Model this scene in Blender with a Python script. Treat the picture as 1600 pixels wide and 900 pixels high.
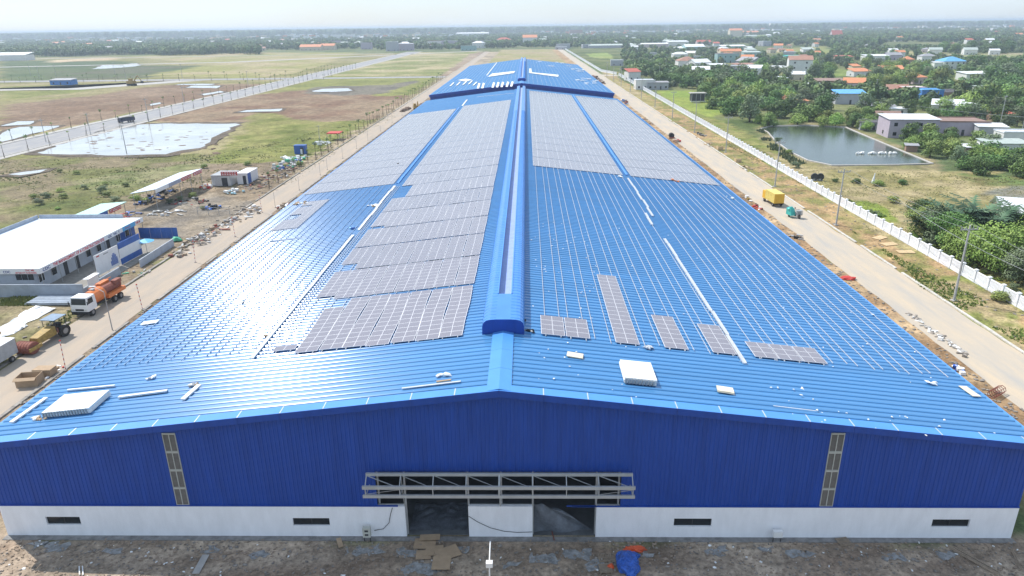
import bpy, math, random
import numpy as np
from mathutils import Vector, Matrix, noise as mnoise
random.seed(11); rng = np.random.default_rng(7)
PI = math.pi
for o in list(bpy.data.objects): bpy.data.objects.remove(o)
sc = bpy.context.scene
col = sc.collection

# ------------------------------------------------------------------ camera
YAW, PIT, ROL, FPX, CH = -0.0231, 0.35612, -0.01266, 1102.72, 35.812
def axes():
    cy, sy = math.cos(YAW), math.sin(YAW)
    f = Vector((sy*math.cos(PIT), cy*math.cos(PIT), -math.sin(PIT)))
    r = Vector((cy, -sy, 0)); u = r.cross(f)
    return (r*math.cos(ROL)+u*math.sin(ROL), u*math.cos(ROL)-r*math.sin(ROL), f)
CR, CU, CF = axes()
cam = bpy.data.cameras.new('camera'); camo = bpy.data.objects.new('camera', cam); col.objects.link(camo)
cam.sensor_fit = 'HORIZONTAL'; cam.sensor_width = 36; cam.lens = 36*FPX/1600
cam.clip_start = .5; cam.clip_end = 40000
M = Matrix.Identity(4)
for i in range(3): M[i][0] = CR[i]; M[i][1] = CU[i]; M[i][2] = -CF[i]
M[2][3] = CH; camo.matrix_world = M
sc.camera = camo

# ------------------------------------------------------------------ sky, sun, exposure
SUN_EL, SUN_AZ = math.radians(54.5), math.radians(-55.5)
w = bpy.data.worlds.new("World"); sc.world = w; w.use_nodes = True
nt = w.node_tree; bg = nt.nodes['Background']
sky = nt.nodes.new('ShaderNodeTexSky'); sky.sky_type = 'NISHITA'; sky.sun_disc = False
sky.sun_elevation = SUN_EL; sky.sun_rotation = SUN_AZ; sky.air_density = 1.0; sky.dust_density = .6; sky.ozone_density = 2.5
mixw = nt.nodes.new('ShaderNodeMix'); mixw.data_type = 'RGBA'
wn = nt.nodes.new('ShaderNodeTexNoise'); wn.inputs['Scale'].default_value = 2.2; wn.inputs['Detail'].default_value = 5
wtc = nt.nodes.new('ShaderNodeTexCoord'); wmp = nt.nodes.new('ShaderNodeMapping'); wmp.inputs['Scale'].default_value = (1, 1, 3.5); wmr = nt.nodes.new('ShaderNodeMapRange')
wmr.inputs[1].default_value = .3; wmr.inputs[2].default_value = .7; wmr.inputs[3].default_value = .38; wmr.inputs[4].default_value = .78
nt.links.new(wtc.outputs['Generated'], wmp.inputs['Vector']); nt.links.new(wmp.outputs[0], wn.inputs['Vector']); nt.links.new(wn.outputs[0], wmr.inputs[0]); nt.links.new(wmr.outputs[0], mixw.inputs[0])
mixw.inputs[7].default_value = (7.2, 8.7, 10.6, 1)      # thin bright veil of high cloud
nt.links.new(sky.outputs[0], mixw.inputs[6]); nt.links.new(mixw.outputs[2], bg.inputs[0])
bg.inputs[1].default_value = .1
sun = bpy.data.lights.new('sun', 'SUN'); suno = bpy.data.objects.new('sun', sun); col.objects.link(suno)
sun.energy = 4.2; sun.angle = math.radians(.53); sun.color = (1, .955, .89)
sd = Vector((math.sin(SUN_AZ)*math.cos(SUN_EL), math.cos(SUN_AZ)*math.cos(SUN_EL), math.sin(SUN_EL)))
suno.rotation_euler = sd.to_track_quat('Z', 'Y').to_euler()
sc.view_settings.view_transform = 'Standard'; sc.view_settings.look = 'None'
sc.view_settings.exposure = .38; sc.view_settings.gamma = 1
sc.cycles.max_bounces = 6; sc.cycles.volume_bounces = 0; sc.cycles.use_denoising = True

# ------------------------------------------------------------------ helpers
def ray(x, y): return CR*((x-800)/FPX) - CU*((y-450)/FPX) + CF
def gp(x, y, z=0.):
    """the point of the level z that is seen at this place of the photograph"""
    d = ray(x, y); t = (z-CH)/d.z
    return Vector((d.x*t, d.y*t, z))
RX, RZ, RS = -1.97, 12.42, .115          # ridge line, ridge height, roof slope
def rz(x, up=0.): return RZ+up-RS*abs(x-RX)
def rp(x, y, up=0.):
    d = ray(x, y)
    for s in (1, -1):
        t = (RZ+up-CH+RS*s*RX)/(d.z+RS*s*d.x); X = d.x*t
        if (X-RX)*s >= 0 and t > 0: return Vector((X, d.y*t, CH+d.z*t))
def lin(h):
    h = h.lstrip('#'); o = []
    for i in (0, 2, 4):
        c = int(h[i:i+2], 16)/255; o.append(c/12.92 if c < .04045 else ((c+.055)/1.055)**2.4)
    return tuple(o)

def mat(name, c, rough=.8, metal=0., var=.25, scale=1.5, c2=None, bump=0., bscale=None, obj_random=0., spec=.5, coat=0.):
    m = bpy.data.materials.new(name); m.use_nodes = True; t = m.node_tree; b = t.nodes['Principled BSDF']
    b.inputs['Roughness'].default_value = rough; b.inputs['Metallic'].default_value = metal
    b.inputs['Specular IOR Level'].default_value = spec
    if coat: b.inputs['Coat Weight'].default_value = coat
    if isinstance(c, str): c = lin(c)
    if c2 is None: c2 = tuple(v*(1-var) for v in c)
    elif isinstance(c2, str): c2 = lin(c2)
    g = t.nodes.new('ShaderNodeNewGeometry'); n = t.nodes.new('ShaderNodeTexNoise')
    n.inputs['Scale'].default_value = scale; n.inputs['Detail'].default_value = 6; n.inputs['Roughness'].default_value = .65
    t.links.new(g.outputs['Position'], n.inputs['Vector'])
    r = t.nodes.new('ShaderNodeMapRange'); r.inputs[1].default_value = .35; r.inputs[2].default_value = .65
    t.links.new(n.outputs[0], r.inputs[0])
    mx = t.nodes.new('ShaderNodeMix'); mx.data_type = 'RGBA'
    mx.inputs[6].default_value = (*c, 1); mx.inputs[7].default_value = (*c2, 1)
    t.links.new(r.outputs[0], mx.inputs[0]); out = mx.outputs[2]
    if obj_random:
        oi = t.nodes.new('ShaderNodeObjectInfo'); hs = t.nodes.new('ShaderNodeHueSaturation')
        r2 = t.nodes.new('ShaderNodeMapRange'); r2.inputs[3].default_value = 1-obj_random; r2.inputs[4].default_value = 1+obj_random
        t.links.new(oi.outputs['Random'], r2.inputs[0]); t.links.new(r2.outputs[0], hs.inputs['Value'])
        r3 = t.nodes.new('ShaderNodeMapRange'); r3.inputs[3].default_value = .5-obj_random*.06; r3.inputs[4].default_value = .5+obj_random*.06
        mm = t.nodes.new('ShaderNodeMath'); mm.operation = 'MULTIPLY_ADD'; mm.inputs[1].default_value = 7.31; mm.inputs[2].default_value = 0
        fr = t.nodes.new('ShaderNodeMath'); fr.operation = 'FRACT'
        t.links.new(oi.outputs['Random'], mm.inputs[0]); t.links.new(mm.outputs[0], fr.inputs[0]); t.links.new(fr.outputs[0], r3.inputs[0])
        t.links.new(r3.outputs[0], hs.inputs['Hue']); t.links.new(out, hs.inputs['Color']); out = hs.outputs[0]
    t.links.new(out, b.inputs['Base Color'])
    if bump:
        bp = t.nodes.new('ShaderNodeBump'); bp.inputs['Strength'].default_value = 1; bp.inputs['Distance'].default_value = bump
        n2 = t.nodes.new('ShaderNodeTexNoise'); n2.inputs['Scale'].default_value = bscale or scale*4; n2.inputs['Detail'].default_value = 5
        t.links.new(g.outputs['Position'], n2.inputs['Vector']); t.links.new(n2.outputs[0], bp.inputs['Height'])
        t.links.new(bp.outputs[0], b.inputs['Normal'])
    return m

class MB:
    def __init__(s): s.v = []; s.f = []; s.mi = []
    def face(s, pts, mi=0):
        n = len(s.v); s.v += [tuple(p) for p in pts]; s.f.append(tuple(range(n, n+len(pts)))); s.mi.append(mi); return s
    def box(s, a, b, mi=0, rot=0, piv=None, tilt=None):
        x0, y0, z0 = a; x1, y1, z1 = b
        P = [(x0,y0,z0),(x1,y0,z0),(x1,y1,z0),(x0,y1,z0),(x0,y0,z1),(x1,y0,z1),(x1,y1,z1),(x0,y1,z1)]
        if rot:
            cx, cy = piv or ((x0+x1)/2, (y0+y1)/2); c, q = math.cos(rot), math.sin(rot)
            P = [(cx+(x-cx)*c-(y-cy)*q, cy+(x-cx)*q+(y-cy)*c, z) for x, y, z in P]
        n = len(s.v); s.v += P
        for f in ((0,3,2,1),(4,5,6,7),(0,1,5,4),(1,2,6,5),(2,3,7,6),(3,0,4,7)):
            s.f.append(tuple(n+i for i in f)); s.mi.append(mi)
        return s
    def hexa(s, P, mi=0):
        n = len(s.v); s.v += [tuple(p) for p in P]
        for f in ((0,3,2,1),(4,5,6,7),(0,1,5,4),(1,2,6,5),(2,3,7,6),(3,0,4,7)):
            s.f.append(tuple(n+i for i in f)); s.mi.append(mi)
        return s
    def bar(s, a, b, r=.05, n=6, r2=None, mi=0, caps=True):
        a = Vector(a); b = Vector(b); d = (b-a).normalized(); up = Vector((0,0,1)) if abs(d.z) < .9 else Vector((1,0,0))
        x = d.cross(up).normalized(); y = d.cross(x); r2 = r if r2 is None else r2; k = len(s.v)
        off = PI/n if n == 4 else 0
        for c, rr in ((a, r), (b, r2)):
            for i in range(n):
                t = 2*PI*i/n+off; s.v.append(tuple(c+x*math.cos(t)*rr+y*math.sin(t)*rr))
        for i in range(n):
            j = (i+1) % n; s.f.append((k+i, k+n+i, k+n+j, k+j)); s.mi.append(mi)
        if caps:
            s.f.append(tuple(k+i for i in range(n))); s.mi.append(mi)
            s.f.append(tuple(k+n+i for i in reversed(range(n)))); s.mi.append(mi)
        return s
    def tube(s, pts, r=.03, n=5, mi=0):
        for a, b in zip(pts, pts[1:]): s.bar(a, b, r, n, mi=mi, caps=False)
        return s
    def extr(s, prof, y0, y1, mi=0, closed=True):
        """profile of (x, z) pushed along y"""
        k = len(s.v); n = len(prof)
        s.v += [(x, y0, z) for x, z in prof]+[(x, y1, z) for x, z in prof]
        for i in range(n if closed else n-1):
            j = (i+1) % n; s.f.append((k+i, k+j, k+n+j, k+n+i)); s.mi.append(mi)
        if closed:
            s.f.append(tuple(k+i for i in reversed(range(n)))); s.mi.append(mi)
            s.f.append(tuple(k+n+i for i in range(n))); s.mi.append(mi)
        return s
    def blob(s, c, r, seed=0, amp=.3, sub=2, flat=.0, mi=0, freq=1.):
        import bmesh
        bm = bmesh.new(); bmesh.ops.create_icosphere(bm, subdivisions=sub, radius=1)
        rx, ry, rz_ = r if hasattr(r, '__len__') else (r, r, r); k = len(s.v)
        for v in bm.verts:
            q = 1+amp*mnoise.noise(Vector(v.co)*1.6*freq+Vector((seed*7.1, seed*3.3, seed)))*2
            s.v.append((c[0]+v.co.x*rx*q, c[1]+v.co.y*ry*q, max(c[2]+v.co.z*rz_*q, flat) if flat is not None else c[2]+v.co.z*rz_*q))
        for f in bm.faces: s.f.append(tuple(k+v.index for v in f.verts)); s.mi.append(mi)
        bm.free(); return s
    def mesh(s, name, mats, smooth=False):
        me = bpy.data.meshes.new(name); me.from_pydata(s.v, [], s.f)
        if not isinstance(mats, (list, tuple)): mats = [mats]
        for m in mats: me.materials.append(m)
        if len(mats) > 1: me.polygons.foreach_set('material_index', s.mi)
        if smooth: me.polygons.foreach_set('use_smooth', [True]*len(s.f))
        me.update(); return me
    def build(s, name, mats, parent=None, loc=None, smooth=False):
        return link(name, s.mesh(name, mats, smooth), parent, loc)
def link(name, me, parent=None, loc=None, rotz=0):
    o = bpy.data.objects.new(name, me); col.objects.link(o)
    if loc is not None: o.location = loc
    if rotz: o.rotation_euler.z = rotz
    if parent: o.parent = parent
    return o
def tag(o, label=None, cat=None, group=None, kind=None):
    if label: o['label'] = label
    if cat: o['category'] = cat
    if group: o['group'] = group
    if kind: o['kind'] = kind
    return o
def thing(name, label, cat, loc=(0,0,0), rotz=0, group=None):
    o = bpy.data.objects.new(name, None); col.objects.link(o); o.empty_display_size = .3
    o.location = loc; o.rotation_euler.z = rotz
    return tag(o, label, cat, group)
def kids(o): return KIDS.get(o.name, None) or [c for c in o.children]
KIDS = {}
def copy_tree(o, loc=None, rotz=None, label=None, scale=None):
    ch = KIDS.get(o.name)
    if ch is None: ch = KIDS[o.name] = list(o.children)
    c = o.copy(); col.objects.link(c)
    if loc is not None: c.location = loc
    if rotz is not None: c.rotation_euler.z = rotz
    if scale is not None: c.scale = scale if hasattr(scale, '__len__') else (scale,)*3
    if label: c['label'] = label
    for a in ch:
        b = copy_tree(a); b.parent = c
    return c
def place(o, *a, first=[], **k):
    """the first call moves the prototype itself, later calls copy it"""
    if o.get('_used'): return copy_tree(o, *a, **k)
    if o.name not in KIDS: KIDS[o.name] = list(o.children)
    return copy_tree(o, *a, **k)
PROTOS = []
def drop(o):
    for c in list(o.children): drop(c)
    bpy.data.objects.remove(o)

# ------------------------------------------------------------------ materials
WAVE = {}
def roof_paint(name, c, rough):
    m = mat(name, c, rough, var=.16, scale=.2, spec=.5)
    t = m.node_tree; b = t.nodes['Principled BSDF']
    # fine ribs too small to model run down the slope: they spread highlights along the hall
    cx = t.nodes.new('ShaderNodeCombineXYZ'); cx.inputs[1].default_value = 1
    b.inputs['Anisotropic'].default_value = .9; b.inputs['Specular IOR Level'].default_value = .34; b.inputs['Coat Weight'].default_value = .8; b.inputs['Coat Roughness'].default_value = .17; b.inputs['IOR'].default_value = 1.5; t.links.new(cx.outputs[0], b.inputs['Tangent'])
    return m
m_roof = roof_paint('blue_painted_roof_sheet', (.065, .235, .49), .38)
m_trim = mat('blue_painted_trim', (.075, .27, .66), .38, var=.1, scale=.4)
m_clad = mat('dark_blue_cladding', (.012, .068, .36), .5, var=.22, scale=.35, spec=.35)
m_vent = mat('blue_vent_sheet', (.06, .23, .60), .34, var=.12, scale=.5)
m_white = mat('white_wall_render', (.86, .87, .90), .7, var=.10, scale=.8)
m_whitep = mat('white_paint', (.78, .78, .77), .5, var=.08, scale=1.2)
m_plastic = mat('white_plastic_wrap', (.82, .82, .80), .45, var=.1, scale=2, bump=.03)
m_grey = mat('grey_metal', (.40, .41, .41), .45, .3, var=.2, scale=2)
m_galv = mat('galvanised_steel', (.66, .67, .68), .38, .45, var=.15, scale=3)
m_dark = mat('black_rubber', (.018, .018, .02), .8, var=.2)
m_dullrail = mat('dull_blue_grey_rail', (.30, .42, .58), .55, .2)
m_void = mat('dark_interior_steel', (.05, .052, .055), .8, var=.3)
m_conc = mat('concrete', (.42, .40, .37), .9, var=.22, scale=1.2, bump=.01)
m_kerb = mat('kerb_concrete', (.60, .57, .51), .9, var=.3, scale=1.1)
m_pole = mat('pole_concrete', (.44, .44, .43), .85, var=.2, scale=2)
m_louv = mat('louvre_plastic', (.17, .15, .13), .6, var=.25, scale=3)
m_louf = mat('louvre_frame_paint', (.45, .46, .43), .6, var=.15)
m_steel = mat('primed_grey_steel', (.42, .43, .43), .5, .1, var=.15, scale=2)
m_glass = mat('dark_glass', (.02, .025, .03), .08, var=.2)
m_card = mat('brown_cardboard', (.42, .30, .19), .85, var=.2, scale=2)
m_wood = mat('weathered_timber', (.36, .28, .20), .85, var=.35, scale=4)
m_red = mat('red_paint', (.55, .05, .04), .6, var=.2, scale=3)
m_redbrown = mat('rusty_red_steel', (.28, .09, .06), .75, var=.35, scale=4)
m_orange = mat('orange_paint', (.72, .20, .045), .45, var=.2, scale=2)
m_yellow = mat('yellow_paint', (.72, .42, .03), .5, var=.12, scale=2)
m_dyellow = mat('dirty_yellow_paint', (.42, .28, .07), .65, var=.45, scale=2.5)
m_bluetarp = mat('blue_tarpaulin', (.035, .14, .58), .45, var=.45, scale=2.4, bump=.35, bscale=3.2)
m_bluef = mat('blue_sheet_fence', (.03, .12, .42), .5, var=.25, scale=1)
m_sky = mat('light_blue_tarpaulin', (.10, .42, .72), .5, var=.2)
m_teal = mat('teal_paint', (.06, .50, .45), .5, var=.2)
m_green = mat('green_tarpaulin', (.08, .42, .25), .6, var=.2)
m_pgreen = mat('pale_green_sheet', (.42, .66, .60), .5, var=.1)
m_trunk = mat('tree_bark', (.10, .075, .05), .9, var=.3, scale=3)
m_print = mat('red_lettering', (.60, .05, .07), .6, var=.05)
m_printb = mat('navy_lettering', (.03, .05, .22), .6, var=.05)
m_soil = mat('dug_soil', (.20, .13, .085), .95, var=.5, scale=2.0, bump=.1)
m_rub = mat('rubble', (.33, .29, .25), .9, var=.6, scale=3)
m_sand = mat('sand', (.50, .38, .23), .95, var=.3, scale=.8, bump=.04)
m_alu = mat('aluminium_panel_frame', (.66, .66, .69), .45, .1, var=.05)

def streak(m, sc_):
    t = m.node_tree; n = [x for x in t.nodes if x.type == 'TEX_NOISE'][0]; g = [x for x in t.nodes if x.type == 'NEW_GEOMETRY'][0]
    mp = t.nodes.new('ShaderNodeMapping'); mp.inputs['Scale'].default_value = sc_; t.links.new(g.outputs['Position'], mp.inputs['Vector']); t.links.new(mp.outputs[0], n.inputs['Vector'])
streak(m_clad, (4., 1, .5)); streak(m_roof, (.3, 6., 1)); streak(m_white, (1.6, 1, .5))
def pv_glass():
    m = bpy.data.materials.new('solar_cell_glass'); m.use_nodes = True; t = m.node_tree; b = t.nodes['Principled BSDF']
    b.inputs['Roughness'].default_value = .16; b.inputs['Specular IOR Level'].default_value = .55
    tc = t.nodes.new('ShaderNodeNewGeometry'); sp = t.nodes.new('ShaderNodeSeparateXYZ'); t.links.new(tc.outputs['Position'], sp.inputs[0])
    out = None
    for ax, per, wd in ((0, .166, .10), (1, .166, .10)):
        a = t.nodes.new('ShaderNodeMath'); a.operation = 'DIVIDE'; a.inputs[1].default_value = per; t.links.new(sp.outputs[ax], a.inputs[0])
        f = t.nodes.new('ShaderNodeMath'); f.operation = 'FRACT'; t.links.new(a.outputs[0], f.inputs[0])
        l = t.nodes.new('ShaderNodeMath'); l.operation = 'LESS_THAN'; l.inputs[1].default_value = wd; t.links.new(f.outputs[0], l.inputs[0])
        if out is None: out = l
        else:
            q = t.nodes.new('ShaderNodeMath'); q.operation = 'MAXIMUM'; t.links.new(out.outputs[0], q.inputs[0]); t.links.new(l.outputs[0], q.inputs[1]); out = q
    n = t.nodes.new('ShaderNodeTexNoise'); n.inputs['Scale'].default_value = .35; n.inputs['Detail'].default_value = 4; t.links.new(tc.outputs['Position'], n.inputs['Vector'])
    mx0 = t.nodes.new('ShaderNodeMix'); mx0.data_type = 'RGBA'; mx0.inputs[6].default_value = (.225, .212, .24, 1); mx0.inputs[7].default_value = (.18, .172, .20, 1)
    t.links.new(n.outputs[0], mx0.inputs[0])
    mx = t.nodes.new('ShaderNodeMix'); mx.data_type = 'RGBA'; mx.inputs[7].default_value = (.25, .235, .265, 1)
    t.links.new(mx0.outputs[2], mx.inputs[6]); t.links.new(out.outputs[0], mx.inputs[0]); t.links.new(mx.outputs[2], b.inputs['Base Color'])
    return m
m_pv = pv_glass()

def water(name, c, rough, bump):
    m = mat(name, c, rough, var=.3, scale=.05, bump=bump, bscale=1.5, spec=.6)
    return m
m_pond = water('pond_water', (.05, .07, .045), .13, .03)
m_puddle = water('puddle_water', (.52, .52, .50), .10, .005)  # milky silt water; base paler still, the bright sky reflection put into its colour

def leaf(name, c, c2, orr=.32):
    m = mat(name, c, .6, c2=c2, scale=.45, obj_random=orr, spec=.25)
    b = m.node_tree.nodes['Principled BSDF']
    b.inputs['Transmission Weight'].default_value = 0
    return m
m_leaf = [leaf('leaf_deep_green', (.07, .14, .035), (.135, .22, .055)),
          leaf('leaf_bright_green', (.17, .28, .05), (.26, .36, .09), .32),
          leaf('leaf_yellow_green', (.24, .28, .075), (.16, .22, .055)),
          leaf('leaf_grey_green', (.12, .165, .08), (.16, .205, .11))]
m_palm = leaf('palm_leaf', (.05, .10, .05), (.10, .17, .09))
m_far = leaf('far_wood_leaf', (.085, .15, .05), (.15, .215, .07), .4)
m_grass = leaf('grass_blade', (.34, .32, .15), (.26, .27, .11), .1)

# ------------------------------------------------------------------ ground
def ppoly(pts): return [tuple(gp(*q).xy) for q in pts]
def inside(px, py, poly):
    r = np.zeros(px.shape, bool); n = len(poly)
    for i in range(n):
        x1, y1 = poly[i]; x2, y2 = poly[(i+1) % n]
        c = ((y1 > py) != (y2 > py)) & (px < (x2-x1)*(py-y1)/(y2-y1+1e-12)+x1); r ^= c
    return r
def vnoise(x, y, s, seed):
    x = x/s; y = y/s; xi = np.floor(x).astype(int); yi = np.floor(y).astype(int); fx = x-xi; fy = y-yi
    fx = fx*fx*(3-2*fx); fy = fy*fy*(3-2*fy)
    def h(a, b): return (np.abs(np.sin((a*127.1+b*311.7+seed*74.7))*43758.5453)) % 1
    return (h(xi, yi)*(1-fx)+h(xi+1, yi)*fx)*(1-fy)+(h(xi, yi+1)*(1-fx)+h(xi+1, yi+1)*fx)*fy
def axis(*seg):
    out = [seg[0][0]]
    for a, b, st in seg: out += list(np.linspace(a, b, max(2, int(round((b-a)/st))+1))[1:])
    return np.array(out)
xs = axis((-13000,-3000,1000), (-3000,-800,80), (-800,-220,8), (-220,-61,2.5), (-61,-36,1), (-36,46,4), (46,76,.8), (76,240,2.5), (240,800,8), (800,3000,80), (3000,13000,1000))
ys = axis((-600,20,60), (20,130,1.2), (130,360,2.2), (360,700,5), (700,1400,14), (1400,4000,80), (4000,14000,1000))
GX, GY = np.meshgrid(xs, ys)
def C(h): return np.array(lin(h))*.70
fbm = lambda s, sd: vnoise(GX, GY, s, sd)*.55+vnoise(GX, GY, s*.45, sd+5)*.3+vnoise(GX, GY, s*.2, sd+9)*.15
colr = np.zeros(GX.shape+(3,))
def paint(mask, a, b, s=12, sd=1, sharp=2.0):
    k = np.clip((fbm(s, sd)-.5)*sharp*1.6+.5, 0, 1)[..., None]
    colr[mask] = (a*(1-k)+b*k)[mask]
rag = lambda amp, s, sd: ((fbm(s, sd)-.5)*2*amp, (fbm(s, sd+31)-.5)*2*amp)
def zone(poly, a, b, s=12, sd=1, amp=4, sharp=2., strength=None, rs=None):
    dx, dy = rag(amp, rs or max(4, amp*2.2), sd+3); paint(inside(GX+dx, GY+dy, poly), C(a), C(b), s, sd, sharp)
R = lambda x0, y0, x1, y1: [(x0,y0),(x1,y0),(x1,y1),(x0,y1)]
paint(np.ones(GX.shape, bool), C('#66754c'), C('#86895c'), 60, 2)
# right hand side: dark undergrowth among the town trees, then fields
zone(R(62, 230, 13000, 2600), '#5b6b3c', '#85885a', 30, 3, 5)
# left plain
zone(R(-2600, 60, -60, 1080), '#8d8a56', '#a79c74', 26, 4, 6, sharp=2.6)
zone(R(-156, 60, -60, 205), '#9b8a70', '#7f8350', 14, 5, 2, sharp=2.8)
zone(ppoly([(0,330),(0,250),(120,244),(330,240),(420,232),(380,300),(250,300),(180,330)]), '#8f8267', '#7e7f4e', 9, 6, 5, sharp=3.2)
zone(ppoly([(330,240),(420,175),(640,172),(560,215),(460,285),(380,262),(320,262)]), '#78803f', '#99955c', 10, 7, 5)
zone(ppoly([(20,330),(110,300),(200,318),(110,340)]), '#6c7543', '#84834f', 6, 8, 3)
zone(ppoly([(95,292),(180,270),(330,252),(300,268),(210,292),(160,300)]), '#6f7a45', '#95906a', 6, 9, 3)
zone(ppoly([(0,165),(60,158),(150,148),(250,133),(420,131),(400,146),(300,158),(200,178),(0,218)]), '#8b735e', '#9c8670', 22, 10, 5)
zone(ppoly([(225,190),(400,148),(480,140),(640,146),(648,160),(600,185),(500,190),(400,175),(372,193)]), '#8a6f5b', '#a08b72', 14, 11, 5)
zone(ppoly([(440,140),(500,118),(690,120),(660,146),(600,150),(500,140)]), '#9a9a5c', '#85894f', 20, 12, 5)
zone(ppoly([(470,146),(490,136),(610,132),(640,126),(655,128),(600,146),(520,150)]), '#77726a', '#8a8374', 14, 13, 5)
zone(ppoly([(0,136),(150,130),(190,128),(140,141),(0,158)]), '#84894c', '#a29a66', 20, 14, 5)
zone(ppoly([(0,128),(0,95),(70,95),(210,96),(225,108),(130,124)]), '#596a45', '#6b7650', 40, 15, 8)
zone(ppoly([(60,116),(150,103),(330,102),(330,112),(220,122),(110,126)]), '#6f6f58', '#5e6e46', 30, 16, 6)
zone(ppoly([(200,88),(400,82),(560,82),(470,112),(400,122),(230,118),(330,100)]), '#a09d62', '#b8a983', 40, 17, 8, sharp=3)
zone(ppoly([(640,82),(750,80),(700,118),(495,118)]), '#8c9159', '#bdb089', 40, 18, 8, sharp=3)
zone(ppoly([(80,94),(180,90),(182,93),(80,98)]), '#d8c3a0', '#c9b090', 30, 19, 3)
zone(ppoly([(690,118),(735,84),(760,80),(775,86),(700,120)]), '#9a8574', '#b8a68e', 20, 20, 3)
zone(R(-40, 525, 47, 1180), '#a5a06a', '#b5a583', 50, 21, 5)
# site yard between office and road
zone(R(-90, 96, -60.2, 200), '#a3917a', '#93836d', 5, 22, 2.5, sharp=2.5)
zone(ppoly([(190,330),(330,300),(400,320),(340,360),(270,375),(225,345)]), '#91887c', '#a49682', 5, 23, 2, sharp=2.5)
zone(R(-70, 60, -60.4, 92), '#8b855c', '#a99a7c', 4, 24, 1.5, sharp=2.5)
zone(R(-63.5, 180, -60.0, 560), '#b5a48c', '#998a6e', 5, 25, 1.2, sharp=2.5)
# strips along the hall
zone(R(-53, 20, -39, 540), '#b3a188', '#8f7c68', 5, 26, 1.0, sharp=2.8)
zone(R(-60.4, 560, -39, 1080), '#c4b399', '#a39580', 12, 27, 2.0, sharp=2.8)
zone(R(39, 20, 49, 1150), '#c9ad88', '#a98a68', 4, 28, 1.0, sharp=2.8)
zone(R(56, 20, 65.5, 560), '#bd9f76', '#8f8d55', 3.2, 29, .8, sharp=2.6)
zone(ppoly([(1400,440),(1450,462),(1600,560),(1600,470),(1500,430)]), '#8b9050', '#b5a27c', 2.5, 30, 1.2, sharp=3)
zone(R(65, 20, 76, 400), '#7f8a48', '#98935b', 5, 31, .8, sharp=2.4)
zone(ppoly([(1190,235),(1260,255),(1310,262),(1560,268),(1600,300),(1600,400),(1560,330),(1460,330),(1420,400),(1300,315),(1240,275)]), '#b8a880', '#9a9160', 5, 32, 2, sharp=2.4)
zone(ppoly([(1330,318),(1345,310),(1400,330),(1400,345),(1360,345)]), '#7c8e3c', '#8f9a4a', 4, 33, 2)
zone(ppoly([(1490,270),(1600,275),(1600,292),(1540,292)]), '#72864d', '#847a50', 5, 34, 2)
zone(ppoly([(1540,300),(1600,285),(1600,318),(1570,312)]), '#8a8a7c', '#9a927a', 4, 35, 2)
zone(ppoly([(1025,142),(1100,141),(1140,146),(1130,180),(1105,182),(1060,165)]), '#8ba04a', '#9aa552', 12, 36, 2)
zone(ppoly([(1180,198),(1270,190),(1330,197),(1460,250),(1480,264),(1290,264),(1235,247),(1190,222)]), '#a09372', '#8a8858', 5, 37, 1.5)
zone(ppoly([(970,112),(938,112),(975,130),(1010,150),(1030,165),(1018,178),(960,140),(945,120)]), '#a59a62', '#b5a580', 6, 38, 1)
for k, q in enumerate([[(1270,122),(1340,117),(1345,112),(1290,106),(1262,110)], [(1325,100),(1460,96),(1470,116),(1420,124),(1340,112)], [(1480,120),(1520,124),(1515,140),(1480,142)],
                       [(1345,90),(1330,86),(1200,82),(1195,77),(1290,72),(1300,80)], [(1140,58),(1200,54),(1210,62),(1150,66)], [(1390,78),(1480,82),(1480,92),(1400,84)], [(1400,112),(1480,105),(1500,118),(1430,125)]]):
    zone(ppoly(q), ['#7c9448','#84994f','#a0a55c','#a59a6c','#8aa05c','#ada072','#7f964a'][k], '#8c9a54', 20, 40+k, 5)
zone(ppoly([(1480,84),(1600,83),(1600,96),(1480,95)]), '#9aa06a', '#b1a684', 30, 50, 3)
zone(ppoly([(915,84),(950,82),(960,92),(925,90)]), '#92a55a', '#a2a868', 30, 51, 3)
# strip in front of the hall
zone(R(-60, 20, 70, 42.9), '#c4b19b', '#a08b77', 1.3, 52, .5, sharp=3)
nx, ny = len(xs), len(ys)
co = np.zeros((ny*nx, 3)); co[:, 0] = GX.ravel(); co[:, 1] = GY.ravel()
off = np.abs(GX) > 62; 
hz = (vnoise(GX, GY, 7, 77)-.5)*.5*((GX < -62) | (GX > 76))*(GY < 500)
co[:, 2] = np.minimum(hz, 0).ravel()*1.0-.02
idx = np.arange(nx*ny).reshape(ny, nx)
F = np.stack([idx[:-1, :-1], idx[:-1, 1:], idx[1:, 1:], idx[1:, :-1]], -1).reshape(-1, 4)
me = bpy.data.meshes.new('ground'); me.vertices.add(nx*ny); me.vertices.foreach_set('co', co.ravel())
me.loops.add(F.size); me.loops.foreach_set('vertex_index', F.ravel()); me.polygons.add(len(F))
me.polygons.foreach_set('loop_start', np.arange(0, F.size, 4)); me.polygons.foreach_set('loop_total', np.full(len(F), 4)); me.update(calc_edges=True)
ca = me.color_attributes.new('soil', 'FLOAT_COLOR', 'POINT'); c4 = np.ones((nx*ny, 4)); c4[:, :3] = colr.reshape(-1, 3); ca.data.foreach_set('color', c4.ravel())
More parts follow.
